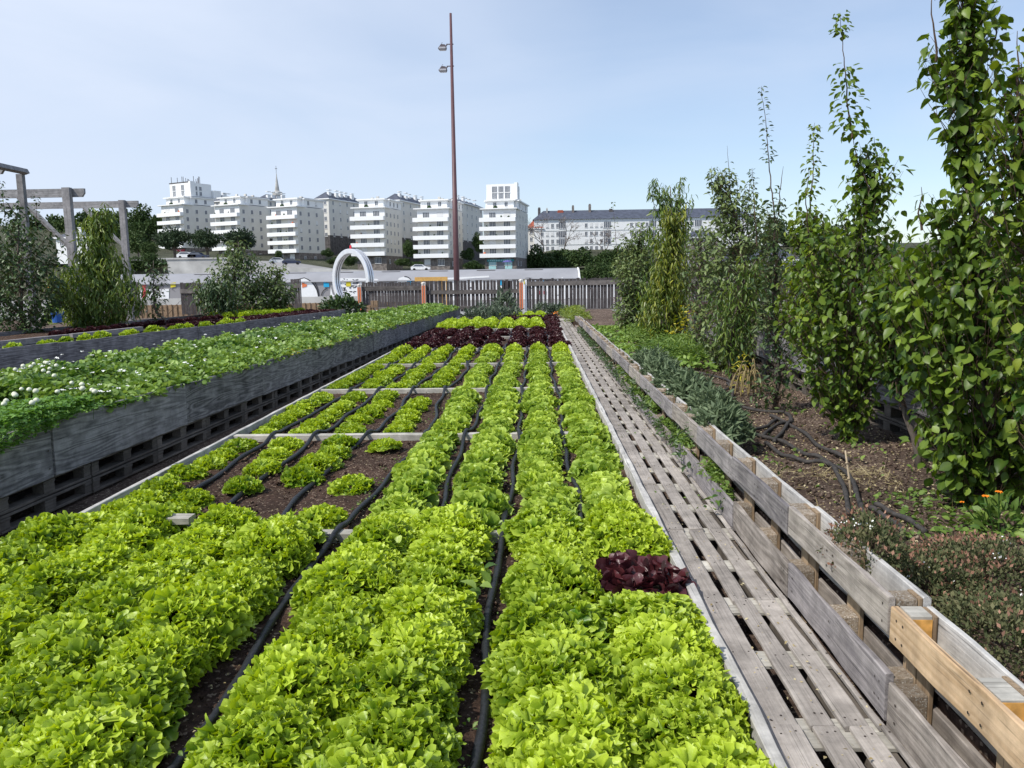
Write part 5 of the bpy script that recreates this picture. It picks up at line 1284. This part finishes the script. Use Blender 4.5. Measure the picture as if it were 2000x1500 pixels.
mural([[(632, 551), (642.5, 553), (643, 560.5), (632, 561)], [(976, 547), (981, 547), (981, 557), (976, 557)], [(795, 548), (803, 548), (803, 556), (795, 556)], [(1061, 548), (1066, 548), (1066, 553), (1061, 553)], [(110, 558), (114, 558), (114, 567), (110, 567)]], M['mcyan'], .12)
mural([[(676, 550), (685, 550), (685, 559.5), (676, 559.5)], [(333, 553), (343, 551), (343, 560), (333, 562)], [(1023, 546), (1027, 546), (1027, 555), (1023, 555)]], M['myellow'], .12)
mural([[(1053, 568), (1059, 568), (1059, 575), (1053, 575)], [(1062, 568), (1067, 568), (1067, 575), (1062, 575)], [(278, 556), (284, 556), (284, 600), (278, 600)]], M['mred'], .12)
b = MB(); b.box(-40, -11, 75, 75.5, -1.75, .1)
tag(b.build('quay_wall', M['concrete']), 'low pale concrete quay wall seen through the gap in the picket fence', 'wall')
b = MB(); b.box(-40, -11, 73.5, 73.7, -1.7, -.45)
for k in range(60): b.box(-40 + k * .48, -40 + k * .48 + .06, 73.4, 73.49, -1.7, -.4)
tag(b.build('quay_barrier', M['stump']), 'brown slatted barrier below the concrete quay wall', 'barrier')
fr = empty('timber_trellis', (0, 85, 0), label='yellow timber trellis rising behind the picket fence', cat='trellis')
xa, xb, zt = atY(810, 541, 85)[0], atY(874, 541, 85)[0], atY(840, 541, 85)[2]
b = MB(); b.box(xa, xb, -.1, .1, zt - .42, zt); b.build('top_board', M['ywood'], fr)
for k in range(7):
    x = xa + .1 + (xb - xa - .3) * k / 6; b = MB(); b.box(x, x + .16, -.06, .06, -1.66, zt - .425); b.build('slat', M['ywood'], fr)

def prism(b, pts, y0, y1, zb, mi=0):
    """wall along x with a stepped/sloping top: pts = [(x, ztop)]"""
    n = len(pts); V = []
    for y in (y0, y1):
        for x, z in pts: V += [(x, y, zb), (x, y, z)]
    for i in range(n - 1):
        a, c = 2 * i, 2 * (n + i)
        b.add([V[a], V[a + 2], V[a + 3], V[a + 1]], [(0, 1, 2, 3)], mi); b.add([V[c], V[c + 2], V[c + 3], V[c + 1]], [(3, 2, 1, 0)], mi)
        b.add([V[a + 1], V[a + 3], V[c + 3], V[c + 1]], [(0, 1, 2, 3)], mi)
    b.add([V[0], V[1], V[2 * n + 1], V[2 * n]], [(0, 1, 2, 3)], mi); b.add([V[2 * n - 2], V[2 * n - 1], V[4 * n - 1], V[4 * n - 2]], [(3, 2, 1, 0)], mi)
b = MB(); prism(b, [(-76, 6.3), (-62.5, 6.2), (-62.5, 5.2), (-41, 3.75), (-30, 3.3), (7.5, 3.1)], 165, 165.8, -1.8)
prism(b, [(-76.2, 6.55), (-62.4, 6.45)], 164.8, 166.0, 6.22)
tag(b.build('retaining_wall', M['concrete']), 'stained concrete retaining wall below the white apartment towers', 'wall')

# ------------------------------------------------------------------ buildings
def win_mesh(w, h, kind):
    b = MB()
    b.box(-w / 2, w / 2, -.02, .06, 0, h, 1)                                    # dark glass in the opening
    t = .09
    if kind == 'shut': b.box(-w / 2, w / 2, -.05, -.021, h * .12, h, 0)
    else:
        for x in np.linspace(-w / 2, w / 2, {'bay': 5, 'win': 3}[kind]):
            b.box(x - t / 2, x + t / 2, -.06, -.021, 0, h, 0)
        b.box(-w / 2, w / 2, -.055, -.022, h - .1, h, 0)
    b.box(-w / 2 - .12, w / 2 + .12, -.14, -.021, -.12, 0, 0)                   # sill
    return b.mesh('window', [M['shutter'], M['pane']])
WIN = {k: win_mesh(*v) for k, v in {'bay': (1.9, 1.9, 'bay'), 'win': (.95, 1.35, 'win'), 'shut': (.95, 1.35, 'shut'), 'big': (1.5, 1.9, 'bay'), 'bayshut': (1.9, 1.9, 'shut')}.items()}
for k in WIN:
    me = WIN[k]
STW = 2.62
def solve(f, lo, hi):
    for _ in range(60):
        m = (lo + hi) / 2
        if f(m) > 0: hi = m
        else: lo = m
    return (lo + hi) / 2
def pxof(p):
    d = np.array(p, float) - CAMP; return CX + F * d.dot(RT) / d.dot(fw)

def tower(label, Y, psi, pxl, pxc, pxr, ybase, seed, top=False, nb=5):
    """one apartment tower: balconied front, long windowed flank, stone base, stepped-back roof storey"""
    rr = random.Random(seed); psi = math.radians(psi)
    c = atY(pxc, ybase, Y); ex = np.array([math.cos(psi), -math.sin(psi), 0]); ey = np.array([math.sin(psi), math.cos(psi), 0])
    Wd = solve(lambda w: pxl - pxof(c - ex * w), 3, 25) - 1.1
    Dp = solve(lambda d: pxof(c + ey * d) - pxr, 2, 60)
    org = c - ex * Wd
    root = empty('apartment_tower', tuple(org), (0, 0, -psi), label, 'apartment building', 'white apartment towers on the far bank')
    zb = 3.55
    b = MB(); b.box(.25, Wd - .02, .25, Dp - .02, -5, zb); b.build('stone_base', M['stone'], root)
    ztop = zb + STW * (nb - 1) + 3.95
    b = MB(); b.box(0, Wd, 0, Dp, zb, ztop - .3)
    b.build('wall', M['cream'], root)
    # front skin of white render above the top balcony
    b = MB(); b.box(-.02, Wd - .02, -.035, -.003, zb + STW * (nb - 1) + 1.2, ztop - .3); b.build('front_render', M['white'], root)
    for k in range(nb):
        z = zb + STW * k
        b = MB(); b.box(-1.1, Wd + .0, -1.25, -1.1, z, z + 1.2); b.box(-1.1, -.97, -1.095, 3.2, z, z + 1.2); b.box(Wd - .13, Wd, -1.095, -.004, z, z + 1.2); b.box(-.965, Wd - .135, -1.095, -.04, z, z + .16)
        b.build('balcony', M['white'], root)
    for k in range(nb):
        for q in range(rr.randint(0, 2)):
            b = MB(); rp = rr.uniform(.2, .38); b.lathe([(rp * .6, 0), (rp, rr.uniform(.4, .7)), (rp * .5, rr.uniform(.8, 1.1))], 7, (rr.uniform(.2, Wd - .6), -.7, zb + STW * k + .7)); b.build('balcony_shrub', M[rr.choice(['farleaf', 'farleaf', 'stone', 'orange'])], root)
    b = MB(); b.box(-.9, Wd + .5, -.9, Dp * .3, ztop - .295, ztop); b.build('cornice', M['white'], root)
    b = MB(); b.box(.9, Wd - .9, 1.4, 3.5, ztop + .003, ztop + 2.2); b.box(-.0, Wd + .001, 3.503, Dp, ztop + .003, ztop + 2.2); b.build('penthouse', M['white'] , root)
    b = MB(); b.box(.2, Wd - .2, .7, 3.2, ztop + 2.203, ztop + 2.55); b.box(-.45, Wd + .5, 3.203, Dp + .4, ztop + 2.203, ztop + 2.55); b.build('roof_slab', M['white'], root)
    b = MB(); b.box(.4, Wd - .3, 3.6, Dp, ztop + 2.553, ztop + 2.75); b.build('roof', M['stoned'], root)
    b = MB(); b.box(.02, Wd + .02, Dp * .25, Dp + .02, ztop - .32, ztop - .22); b.build('string_course', M['white'], root)
    # windows: front
    for k in range(-1, nb):
        z = (zb + STW * k + .62) if k >= 0 else 1.05
        for f in (.28, .72):
            place('window', WIN['bay' if rr.random() < .85 else 'bayshut'], root, (Wd * f, -.001 if k >= 0 and k < nb - 1 else (-.04 if k >= 0 else .245), z + .25))
    for f in (.33, .68): place('window', WIN['win'], root, (Wd * f, 1.395, ztop + .55))
    # flank
    nw = 4 if Dp > 14 else 3
    for k in range(nb + 1):
        z = zb + STW * k + 1.0 if k < nb else ztop + .5
        for j in range(nw):
            y = 1.6 + (Dp - 3.0) * j / (nw - .4)
            if k == nb and y < 4.5: continue
            place('window', WIN['shut' if rr.random() < .15 else 'win'], root, (Wd + .004, y, z), (0, 0, PI / 2))
    for j in range(2): place('window', WIN['win'], root, (Wd - .015, 3 + 5 * j, 1.2), (0, 0, PI / 2))
    for k in range(3):
        b = MB(); x = Wd * rr.uniform(.3, .8); y = Dp * (.35 + .2 * k); b.box(x, x + .8, y, y + .5, ztop + 2.755, ztop + 2.75 + rr.uniform(.5, 1.3)); b.build('chimney', M['cream'], root)
    b = MB(); b.lathe([(.5, 0), (.7, .35), (.5, .7), (.1, .85)], 8, (Wd * .35, 1.0, ztop + .002)); b.build('balcony_shrub', M['farleaf'], root)
    if top:
        b = MB(); z0 = ztop + 2.753; b.box(.25, Wd - 1.0, 3.7, min(Dp, 13), z0, z0 + 4.6); b.box(Wd - .997, Wd - .1, 3.55, 5.6, z0, z0 + 4.95); b.build('top_block', M['white'], root)
        for f in ((.28, .48, .68) if top == 2 else (.22, .62)):
            place('window', WIN['big'], root, (Wd * f, 3.69, z0 + 2.1)); place('window', WIN['big'], root, (Wd * f, 3.69, z0 + .3))
        for y in (6.5, 8.3):
            place('window', WIN['win'], root, (Wd - .99, y, z0 + 2.2), (0, 0, PI / 2)); place('window', WIN['win'], root, (Wd - .99, y, z0 + .5), (0, 0, PI / 2))
        if top == 1:
            b = MB()
            b.box(.1, Wd - .9, 3.6, 3.7, z0 + 4.603, z0 + 4.9)
            for q in range(16):
                x, y = rr.uniform(.4, Wd - 1.3), rr.uniform(3.9, 11); b.tube([(x, y, z0 + 4.6), (x, y, z0 + 4.6 + rr.uniform(1.2, 2.8))], .09, 4)
            b.build('aerial', M['stoned'], root)
            b = MB(); b.box(Wd - 2.5, Wd, 13.0, 16, z0, z0 + 2.6); b.build('rear_block', M['white'], root)
    return root, Wd, Dp
t1 = tower('white apartment tower crowned with aerials, leftmost, behind the umbrella pines', 267, 28, 318, 364, 425, 505, 1, 1)
t2 = tower('white apartment tower second from the left, partly behind umbrella pines', 256, 26, 421.5, 473.6, 529, 510, 2)
t3 = tower('white apartment tower left of the gap behind the aluminium ring', 251, 23, 530, 585, 637, 516, 3)
t4 = tower('white apartment tower directly right of the ring top', 242, 11, 690, 755, 787, 522.5, 4)
t5 = tower('white apartment tower half crossed by the maroon lamp mast', 237, 10, 811, 879, 905, 527, 5)
t6 = tower('white apartment tower with a tall blank top block and teal shop', 240, 8.5, 939, 1009, 1032, 526, 6, 2)
# shops at the foot of the outer towers
def shop(t, mat, label_mat, pale, n):
    r, Wd, Dp = t
    b = MB(); b.box(.9, Wd - .8, .0, .24, 2.35, 3.05); s = b.build('shop_sign', mat, r)
    b = MB()
    for k in range(n): x = 1.3 + (Wd - 2.6) * k / n; b.box(x, x + .26 * (1 + (k * 7 % 3) * .3), -.03, -.001, 2.5, 2.9)
    b.build('sign_lettering', label_mat, s)
    for f in (.25, .5, .75):
        b = MB(); b.box(Wd * f - 1.1, Wd * f + 1.1, .2, .244, .05, 2.3); b.build('shop_window', M['pane'] if f == .5 else pale, r)
shop(t6, M['teal'], M['pteal'], M['pteal'], 13); shop(t1, M['mred'], M['white'], M['greytub'], 5)
p = empty('parasol', tuple(atY(991, 512, 237.0)), label='dark blue parasol open on the lowest balcony of the teal shop tower', cat='parasol')
b = MB(); b.lathe([(1.5, 0), (1.1, .35), (.1, .65), (.02, .7)], 10); b.build('canopy', M['parasol'], p)
b = MB(); b.tube([(0, 0, -1.5), (0, 0, .3)], .05, 6); b.build('pole', M['lamp'], p)

def slate_block(label, Y, psi, pxa, pxc, pxr, yeave, yridge, ybase, seed, name='slate_roofed_block', rows=5, stone=True, chim=5, cat='apartment building', group=None, wall='cream', flankwin=5, fronts=2):
    """block with hipped slate roof: short end from pxa to pxc, long flank from pxc to pxr"""
    rr = random.Random(seed); psi = math.radians(psi)
    c = atY(pxc, ybase, Y); ex = np.array([math.cos(psi), -math.sin(psi), 0]); ey = np.array([math.sin(psi), math.cos(psi), 0])
    Wd = max(5.0, solve(lambda w: pxa - pxof(c - ex * w), .5, 30)); Dp = solve(lambda d: pxof(c + ey * d) - pxr, 2, 120)
    he = atY(pxc, yeave, Y)[2] - c[2]; hr = atY(pxc, yridge, Y)[2] - c[2]
    root = empty(name, tuple(c - ex * Wd), (0, 0, -psi), label, cat, group)
    zs = 6.2 if stone else 0
    if stone: b = MB(); b.box(.03, Wd - .03, .03, Dp, -6, zs); b.build('stone_base', M['stoned'], root)
    b = MB(); b.box(0, Wd, 0, Dp, zs if stone else -5, he); b.build('wall', M[wall], root)
    b = MB(); e = .5; W2, h = Wd / 2, min(Wd / 2, Dp / 2)
    V = [(-e, -e, he + .002), (Wd + e, -e, he + .002), (Wd + e, Dp + e, he + .002), (-e, Dp + e, he + .002), (W2, h * .9, hr), (W2, Dp - h * .9, hr)]
    b.add(V, [(0, 1, 4), (1, 2, 5, 4), (2, 3, 5), (3, 0, 4, 5), (3, 2, 1, 0)]); b.build('roof', M['slateroof'], root)
    b = MB(); b.box(-e, Wd + e, -e, -e + .18, he - .35, he - .003); b.box(Wd + e - .18, Wd + e, -e + .183, Dp + e, he - .35, he - .003); b.build('gutter', M['white'], root)
    for k in range(chim):
        b = MB(); y = Dp * (.12 + .8 * k / max(1, chim)); x = Wd * rr.uniform(.62, .86); b.box(x - .4, x + .4, y - .8, y + .8, he, hr + rr.uniform(-.5, .5)); b.box(x - .5, x + .5, y - .9, y + .9, hr + .55, hr + .75); b.build('chimney', M['white'], root)
    n = 0
    for k in range(rows):
        z = he - 2.0 - 2.7 * k
        if z < .5: break
        for j in range(flankwin):
            place('window', WIN[rr.choice(['win', 'win', 'win', 'shut'])], root, (Wd + .004, Dp * (j + .6) / flankwin, z), (0, 0, PI / 2))
        for j in range(fronts): place('window', WIN['win'], root, (Wd * (j + .6) / fronts * .9, -.004, z))
    return root
BG = 'cream blocks with slate roofs behind the towers'
slate_block('cream slate roofed block on dark stone, right of the ring-side tower', 276, 18, 634, 646, 712, 387, 373, 495, 11, group=BG)
slate_block('cream slate roofed block between the ring tower and the mast tower', 272, 14, 770, 783, 846, 390, 376, 500, 12, group=BG)
slate_block('cream block with white chimneys just right of the lamp mast', 268, 12, 880, 899, 944, 393, 384, 505, 13, group=BG)
slate_block('cream slate roofed block peeking between the two left towers', 290, 26, 424, 436, 470, 392, 379, 500, 14, chim=3, group=BG)
slate_block('cream slate roofed block under the distant church spire', 285, 24, 505, 528, 575, 390, 377, 500, 15, chim=4, group=BG)
# church spire far behind
c = atY(542, 384, 420)
root = empty('church_spire', tuple(c), label='pale stone church spire rising behind the slate roofs', cat='church spire')
b = MB(); b.lathe([(1.5, -14), (1.5, 0), (2.6, .4), (2.6, 2.2), (1.5, 2.6), (1.2, 2.9), (.35, 9.5), (.10, 12)], 8); b.build('spire', M['concrete'], root)
b = MB(); b.tube([(0, 0, 12), (0, 0, 15.5)], .10, 5); b.box(-.6, .6, -.08, .08, 14.0, 14.25); b.build('cross', M['stoned'], root)

# long white block on the right
x0, x1, YB = -.2, 80.0, 300.0
zb_, ze, zr = 10.8, 22.4, 26.0
root = empty('long_white_block', (x0, YB, zb_), label='long white apartment block with a dark slate roof above the bushes', cat='apartment building')
Lb = x1 - x0; he = ze - zb_; hr = zr - zb_
b = MB(); b.box(0, Lb, 0, 12, -6, he); b.build('wall', M['white'], root)
b = MB(); V = [(-.5, -.6, he), (Lb + .5, -.6, he), (Lb + .5, 12.6, he), (-.5, 12.6, he), (3.6, 5.5, hr), (Lb - 6, 5.5, hr)]
b.add(V, [(0, 1, 5, 4), (1, 2, 5), (2, 3, 4, 5), (3, 0, 4), (3, 2, 1, 0)]); b.build('roof', M['slateroof'], root)
for z in (7.4, 2.3):
    b = MB(); b.box(0, Lb, -.10, -.003, z, z + .14); b.build('string_course', M['greytub'], root)
for k in range(5):
    xs_ = 10.4 + 16.6 * k
    if xs_ > Lb - 4: break
    for z in (8.3, 5.0, 2.2): place('window', WIN['bay'], root, (xs_, -.004, z), (0, 0, 0), (1.35, 1, 1.25))
    if k:
        b = MB()
    for j in range(4):
        for z in (8.6, 5.6, 2.9, .35):
            x = xs_ - 8.4 + 1.9 * j + (0 if k else .4)
            place('window', WIN[random.choice(['win', 'win', 'win', 'shut'])], root, (x + .6, -.004, z), (0, 0, 0), (1, 1, 1.1))
for x, w, h, m in ((1.5, 1.0, 2.4, 'stoned'), (4.6, .6, 2.2, 'concrete'), (8.8, 2.2, 1.3, 'red_tile'), (14.2, .8, 3.0, 'stone'), (20.4, .9, 3.4, 'stone'), (28, 1.4, 1.5, 'stoned'), (70, 1.0, 2.2, 'stoned')):
    b = MB(); b.box(x, x + w, 4, 5.6, hr - 1.6 if x > 4 else hr - 3.4, hr - 1.6 + h); b.box(x + .1, x + w - .1, 4.2, 5.3, hr - 1.6 + h + .002, hr - 1.2 + h); b.build('chimney', M[m], root)
# smaller houses at the right and left
slate_block('old stone house with slate roof behind the grey green apple tree', 210, 2, 1335, 1400, 1404, 462, 447, 560, 21, 'stone_house', 4, False, 1, 'house', wall='stone', flankwin=1, fronts=4)
slate_block('small white house with slate roof and dormers on the far right', 205, 3, 1484, 1560, 1563, 506, 480, 545, 22, 'white_house', 3, False, 1, 'house', wall='white', flankwin=1, fronts=5)
slate_block('small white house seen below the pergola beam', 200, 10, 112, 172, 180, 462, 450, 500, 23, 'white_house', 3, False, 1, 'house', wall='white', flankwin=1, fronts=3)
slate_block('red roofed house tucked behind the tower with the teal shop', 300, 6, 1030, 1060, 1064, 445, 425, 500, 24, 'red_roofed_house', 3, False, 0, 'house', wall='cream', flankwin=1, fronts=2).children[1].data.materials[0] = M['red_tile']

# ------------------------------------------------------------------ far trees, shrubs
def crown_mesh(seed, n, S, mat, flat=1.0, lumps=9, inner=.35):
    r = np.random.default_rng(seed)
    cs = unit(r.normal(size=(lumps, 3))) * r.uniform(.25, .62, (lumps, 1)); cs[:, 2] = cs[:, 2] * flat + .05; rs = r.uniform(.32, .52, lumps)
    k = r.integers(lumps, size=n); d = unit(r.normal(size=(n, 3))); rad = r.uniform(inner, 1.0, n) ** .6
    P = cs[k] + d * (rs[k] * rad)[:, None] * np.array([1, 1, flat])
    tone = np.clip(.4 + r.normal(0, .16, n) + .12 * vnoise(P, 3.5, seed), 0, 1)
    return leafcloud('crown', P, d * .7 + r.normal(0, .6, (n, 3)), d + r.normal(0, .4, (n, 3)) + [0, 0, .4], r.uniform(.7, 1.4, n) * S, T_DI, M[mat], tone, link_it=False)
FT = [crown_mesh(s, 2600, .15, 'farleaf') for s in range(4)]
FP = [crown_mesh(10 + s, 3200, .10, 'pine', .42, 14) for s in range(2)]
b = MB(); b.tube([(0, 0, -.9), (.02, 0, -.4), (0, .02, 0), (.05, 0, .3)], [.07, .055, .04, .015], 7); b.tube([(0, 0, -.35), (.25, .1, .05)], [.035, .012], 5); b.tube([(0, 0, -.3), (-.25, -.1, .1)], [.03, .012], 5)
TK = b.mesh('trunk', M['bark'], True)
def far_tree(name, label, cat, px, ytop, ybot, Y, wpx, k=0, group=None, mesh=None, trunk=True):
    a, c = atY(px, ytop, Y), atY(px, ybot, Y); rz = (a[2] - c[2]) / 2; rx = wpx / 2 * Y / F
    root = empty(name, tuple((a + c) / 2), (0, 0, 0), label, cat, group)
    o = place('crown', mesh or FT[k % 4], root, (0, 0, 0), (0, 0, k * 1.3), (rx, rx, rz))
    if trunk: place('trunk', TK, root, (0, 0, 0), (0, 0, k), (rx * .8, rx * .8, rz * 1.5))
    return root
for i, (px, yt, yb, w) in enumerate(((60, 412, 500, 90), (130, 408, 500, 80), (185, 405, 480, 85), (240, 404, 490, 75), (285, 402, 470, 70), (318, 410, 480, 60), (265, 430, 505, 70), (225, 440, 505, 60))):
    far_tree('woodland_tree', f"{['tall', 'rounded', 'dense', 'broad', 'tallest', 'narrow', 'dark lower', 'small lower'][i]} green tree of the wood behind the pergola, {ORD[i]} from the picture edge", 'tree', px, yt, yb, 300 - 4 * i, w, i, 'trees of the wood left of the towers')
for i, (px, yt, yb, w, Y, lab) in enumerate(((268, 442, 508, 66, 195, 'dark evergreen tree left of the umbrella pines'), (290, 470, 512, 40, 190, 'low dark bush with pale blossom left of the umbrella pines'), (262, 500, 535, 60, 168, 'yellow green bush hanging over the left end of the concrete wall'), (300, 495, 530, 56, 166, 'olive bush at the corner of the concrete wall'))):
    far_tree('roadside_tree', lab, 'tree', px, yt, yb, Y, w, i + 1)
for i, (px, yt, yb, w, lab) in enumerate(((341, 450, 487, 66, 'umbrella pine in front of the red shop'), (405, 449, 490, 68, 'umbrella pine in the middle of the three'), (470, 452, 488, 74, 'umbrella pine behind the grey green apple tree'))):
    a = atY(px, yt, 182); c = atY(px, yb, 182); g = atY(px, 505, 182)
    root = empty('umbrella_pine', tuple(g), (0, 0, 0), lab, 'pine tree', 'umbrella pines on the road terrace')
    rx = w / 2 * 182 / F; zc = (a[2] + c[2]) / 2 - g[2]
    place('crown', FP[i % 2], root, (0, 0, zc), (0, 0, i * 2.0), (rx * 1.32, rx * 1.1, (a[2] - c[2]) / 2 / .36))
    b = MB()
    b.tube([(0, 0, -1.5), (.15, 0, 1.0), (-.1, 0, zc)], [.36, .30, .2], 8)
    for q in range(4): b.tube([(.05, 0, zc * .35 + .25 * q), (rx * .45 * math.cos(q * 1.7), rx * .3 * math.sin(q * 1.7), zc + .3)], [.16, .06], 5)
    b.build('trunk', M['bark'], root)
# shrubs between towers and on the bank
for i, (px, yt, yb, w) in enumerate(((1150, 515, 560, 44), (1185, 505, 562, 52), (1225, 512, 562, 50), (1262, 508, 562, 50), (1310, 500, 562, 60), (1400, 505, 562, 70), (1470, 520, 562, 50), (1540, 515, 565, 60), (1620, 500, 565, 90), (1700, 500, 565, 90), (1780, 490, 565, 90), (1330, 520, 565, 50))):
    far_tree('waterside_shrub', f"dark waterside shrub right of the grey shed, {ORD[i]} counted from the shed", 'shrub', px, yt, yb, 158, w, i, 'dark shrubs by the water right of the shed', trunk=False)
SH = [(655, 503, 520, 40, 235, 'clipped green shrub at the foot of the ring-side tower'), (675, 492, 510, 32, 238, 'dark bush above the clipped shrub by the ring'), (683, 500, 522, 34, 232, 'shrub seen through the aluminium ring'), (640, 484, 505, 26, 240, 'dark bush in the gap right of the third tower'),
      (800, 470, 510, 32, 240, 'tall dark shrub between the ring tower and mast tower'), (790, 502, 524, 40, 232, 'yellowish shrub left of the mast tower'), (815, 510, 526, 26, 231, 'small shrub touching the mast tower foot'), (925, 508, 530, 46, 232, 'round green shrub left of the teal shop'), (935, 455, 500, 30, 245, 'dark tall shrub left of the teal shop tower'), (915, 480, 515, 30, 243, 'olive shrub above the round green one'), (545, 488, 512, 22, 238, 'small dark conifer between second and third tower')]
for i, (px, yt, yb, w, Y, lab) in enumerate(SH): far_tree('shrub', lab, 'shrub', px, yt, yb, Y, w, i, 'shrubs between the towers', trunk=False)
BK = [(1045, 480, 545), (1068, 486, 552), (1092, 484, 550), (1118, 488, 555), (1142, 486, 552), (1166, 490, 556), (1190, 484, 552), (1056, 505, 560), (1104, 510, 560), (1154, 512, 562), (1180, 508, 562), (1212, 478, 556), (1236, 486, 560)]
for i, (px, yt, yb) in enumerate(BK):
    far_tree('bank_shrub', f"dark shrub on the bank below the long white block, {ORD[i]} from the teal shop tower", 'shrub', px, yt, yb, 262 + (i * 5) % 13, 58 + (i * 7) % 18, i, 'dark shrubs on the bank', trunk=False)
for i, (px, yt, yb, w, Y, lab) in enumerate(((1512, 425, 480, 60, 310, 'green tree right of the long white block'), (1545, 445, 490, 60, 300, 'lower green tree at the right end of the long block'), (1500, 452, 485, 36, 300, 'small green tree before the far house'), (1630, 430, 500, 90, 300, 'green tree hidden behind the slender pear tree'), (1450, 470, 540, 70, 240, 'dark tree behind the apple trees'))):
    far_tree('hill_tree', lab, 'tree', px, yt, yb, Y, w, i + 2)
def bare_tree(label, px, ytop, ybot, Y, seed, wpx):
    r = random.Random(seed); g = atY(px, ybot, Y); hgt = atY(px, ytop, Y)[2] - g[2]; rx = wpx / 2 * Y / F
    root = empty('bare_tree', tuple(g), (0, 0, 0), label, 'tree', 'bare pale trees on the bank')
    b = MB(); P = []
    def grow(p, d, L, rad, dep):
        e = p + d * L; b.tube([p, (p + e) / 2 + np.array([r.gauss(0, .04) * L, r.gauss(0, .04) * L, 0]), e], [rad, rad * .8, rad * .6], 4, cap=False)
        if dep == 0: P.append(e); return
        for _ in range(3 if dep > 1 else 4):
            dd = unit(d + np.array([r.gauss(0, .55), r.gauss(0, .55), r.gauss(.05, .3)])); grow(e, dd, L * r.uniform(.6, .85), rad * .58, dep - 1)
    grow(np.array([0, 0, -2.0]), np.array([0, 0, 1.0]), hgt * .32 + 2, .32, 4)
    b.build('trunk', M['stone'], root)
    P = np.array(P); m = len(P) * 3; Q = np.repeat(P, 3, 0) + rng.normal(0, .35, (m, 3))
    leafcloud('crown', Q, rdir(m), rdir(m), rng.uniform(.25, .5, m), T_DI, M['blossom'], rng.random(m), root)
bare_tree('pale bare tree at the left end of the long white block', 1062, 440, 500, 285, 3, 50)
bare_tree('second pale bare tree before the long white block', 1103, 446, 500, 286, 5, 44)
bare_tree('small pale bare tree before the middle of the long block', 1182, 465, 505, 287, 8, 36)

# ------------------------------------------------------------------ cars on the terrace
def car(label, px, py, Y, mat, yaw=0.0):
    p = atY(px, py, Y); root = empty('parked_car', tuple(p), (0, 0, yaw), label, 'car', 'cars parked on the road terrace')
    def ext(sh, y0, y1, mi=0):
        b = MB(); n = len(sh); b.add([(x, y0, z) for x, z in sh] + [(x, y1, z) for x, z in sh], [tuple(range(n)), tuple(range(2 * n - 1, n - 1, -1))] + [(i, i + n, (i + 1) % n + n, (i + 1) % n) for i in range(n)], mi); return b
    ext([(-2.1, .28), (2.1, .28), (2.15, .7), (1.9, .86), (1.0, .95), (.35, 1.42), (-1.2, 1.46), (-1.9, .98), (-2.15, .85)], -.85, .85).build('body', M[mat], root)
    b = ext([(.88, .95), (.32, 1.36), (-1.15, 1.38), (-1.65, .98)], -.87, .87); b.build('side_glass', M['pane'], root)
    for x in (-1.35, 1.35):
        for y in (-.8, .8):
            b = MB(); b.tube([(x, y - .1, .31), (x, y + .1, .31)], .31, 14); b.build('wheel', M['tyre'], root)
car('white car parked left under the umbrella pines', 367, 505, 176, 'car_w')
car('dark blue car between the two pine trunks', 388, 506, 176, 'car_b')
car('white van-like car at the foot of the third tower', 545, 515, 190, 'car_w', .2)
car('black car beside the white one at the third tower', 570, 517, 190, 'car_b', .2)
car('white car behind the shed left of the lamp mast', 822, 529, 180, 'car_w')
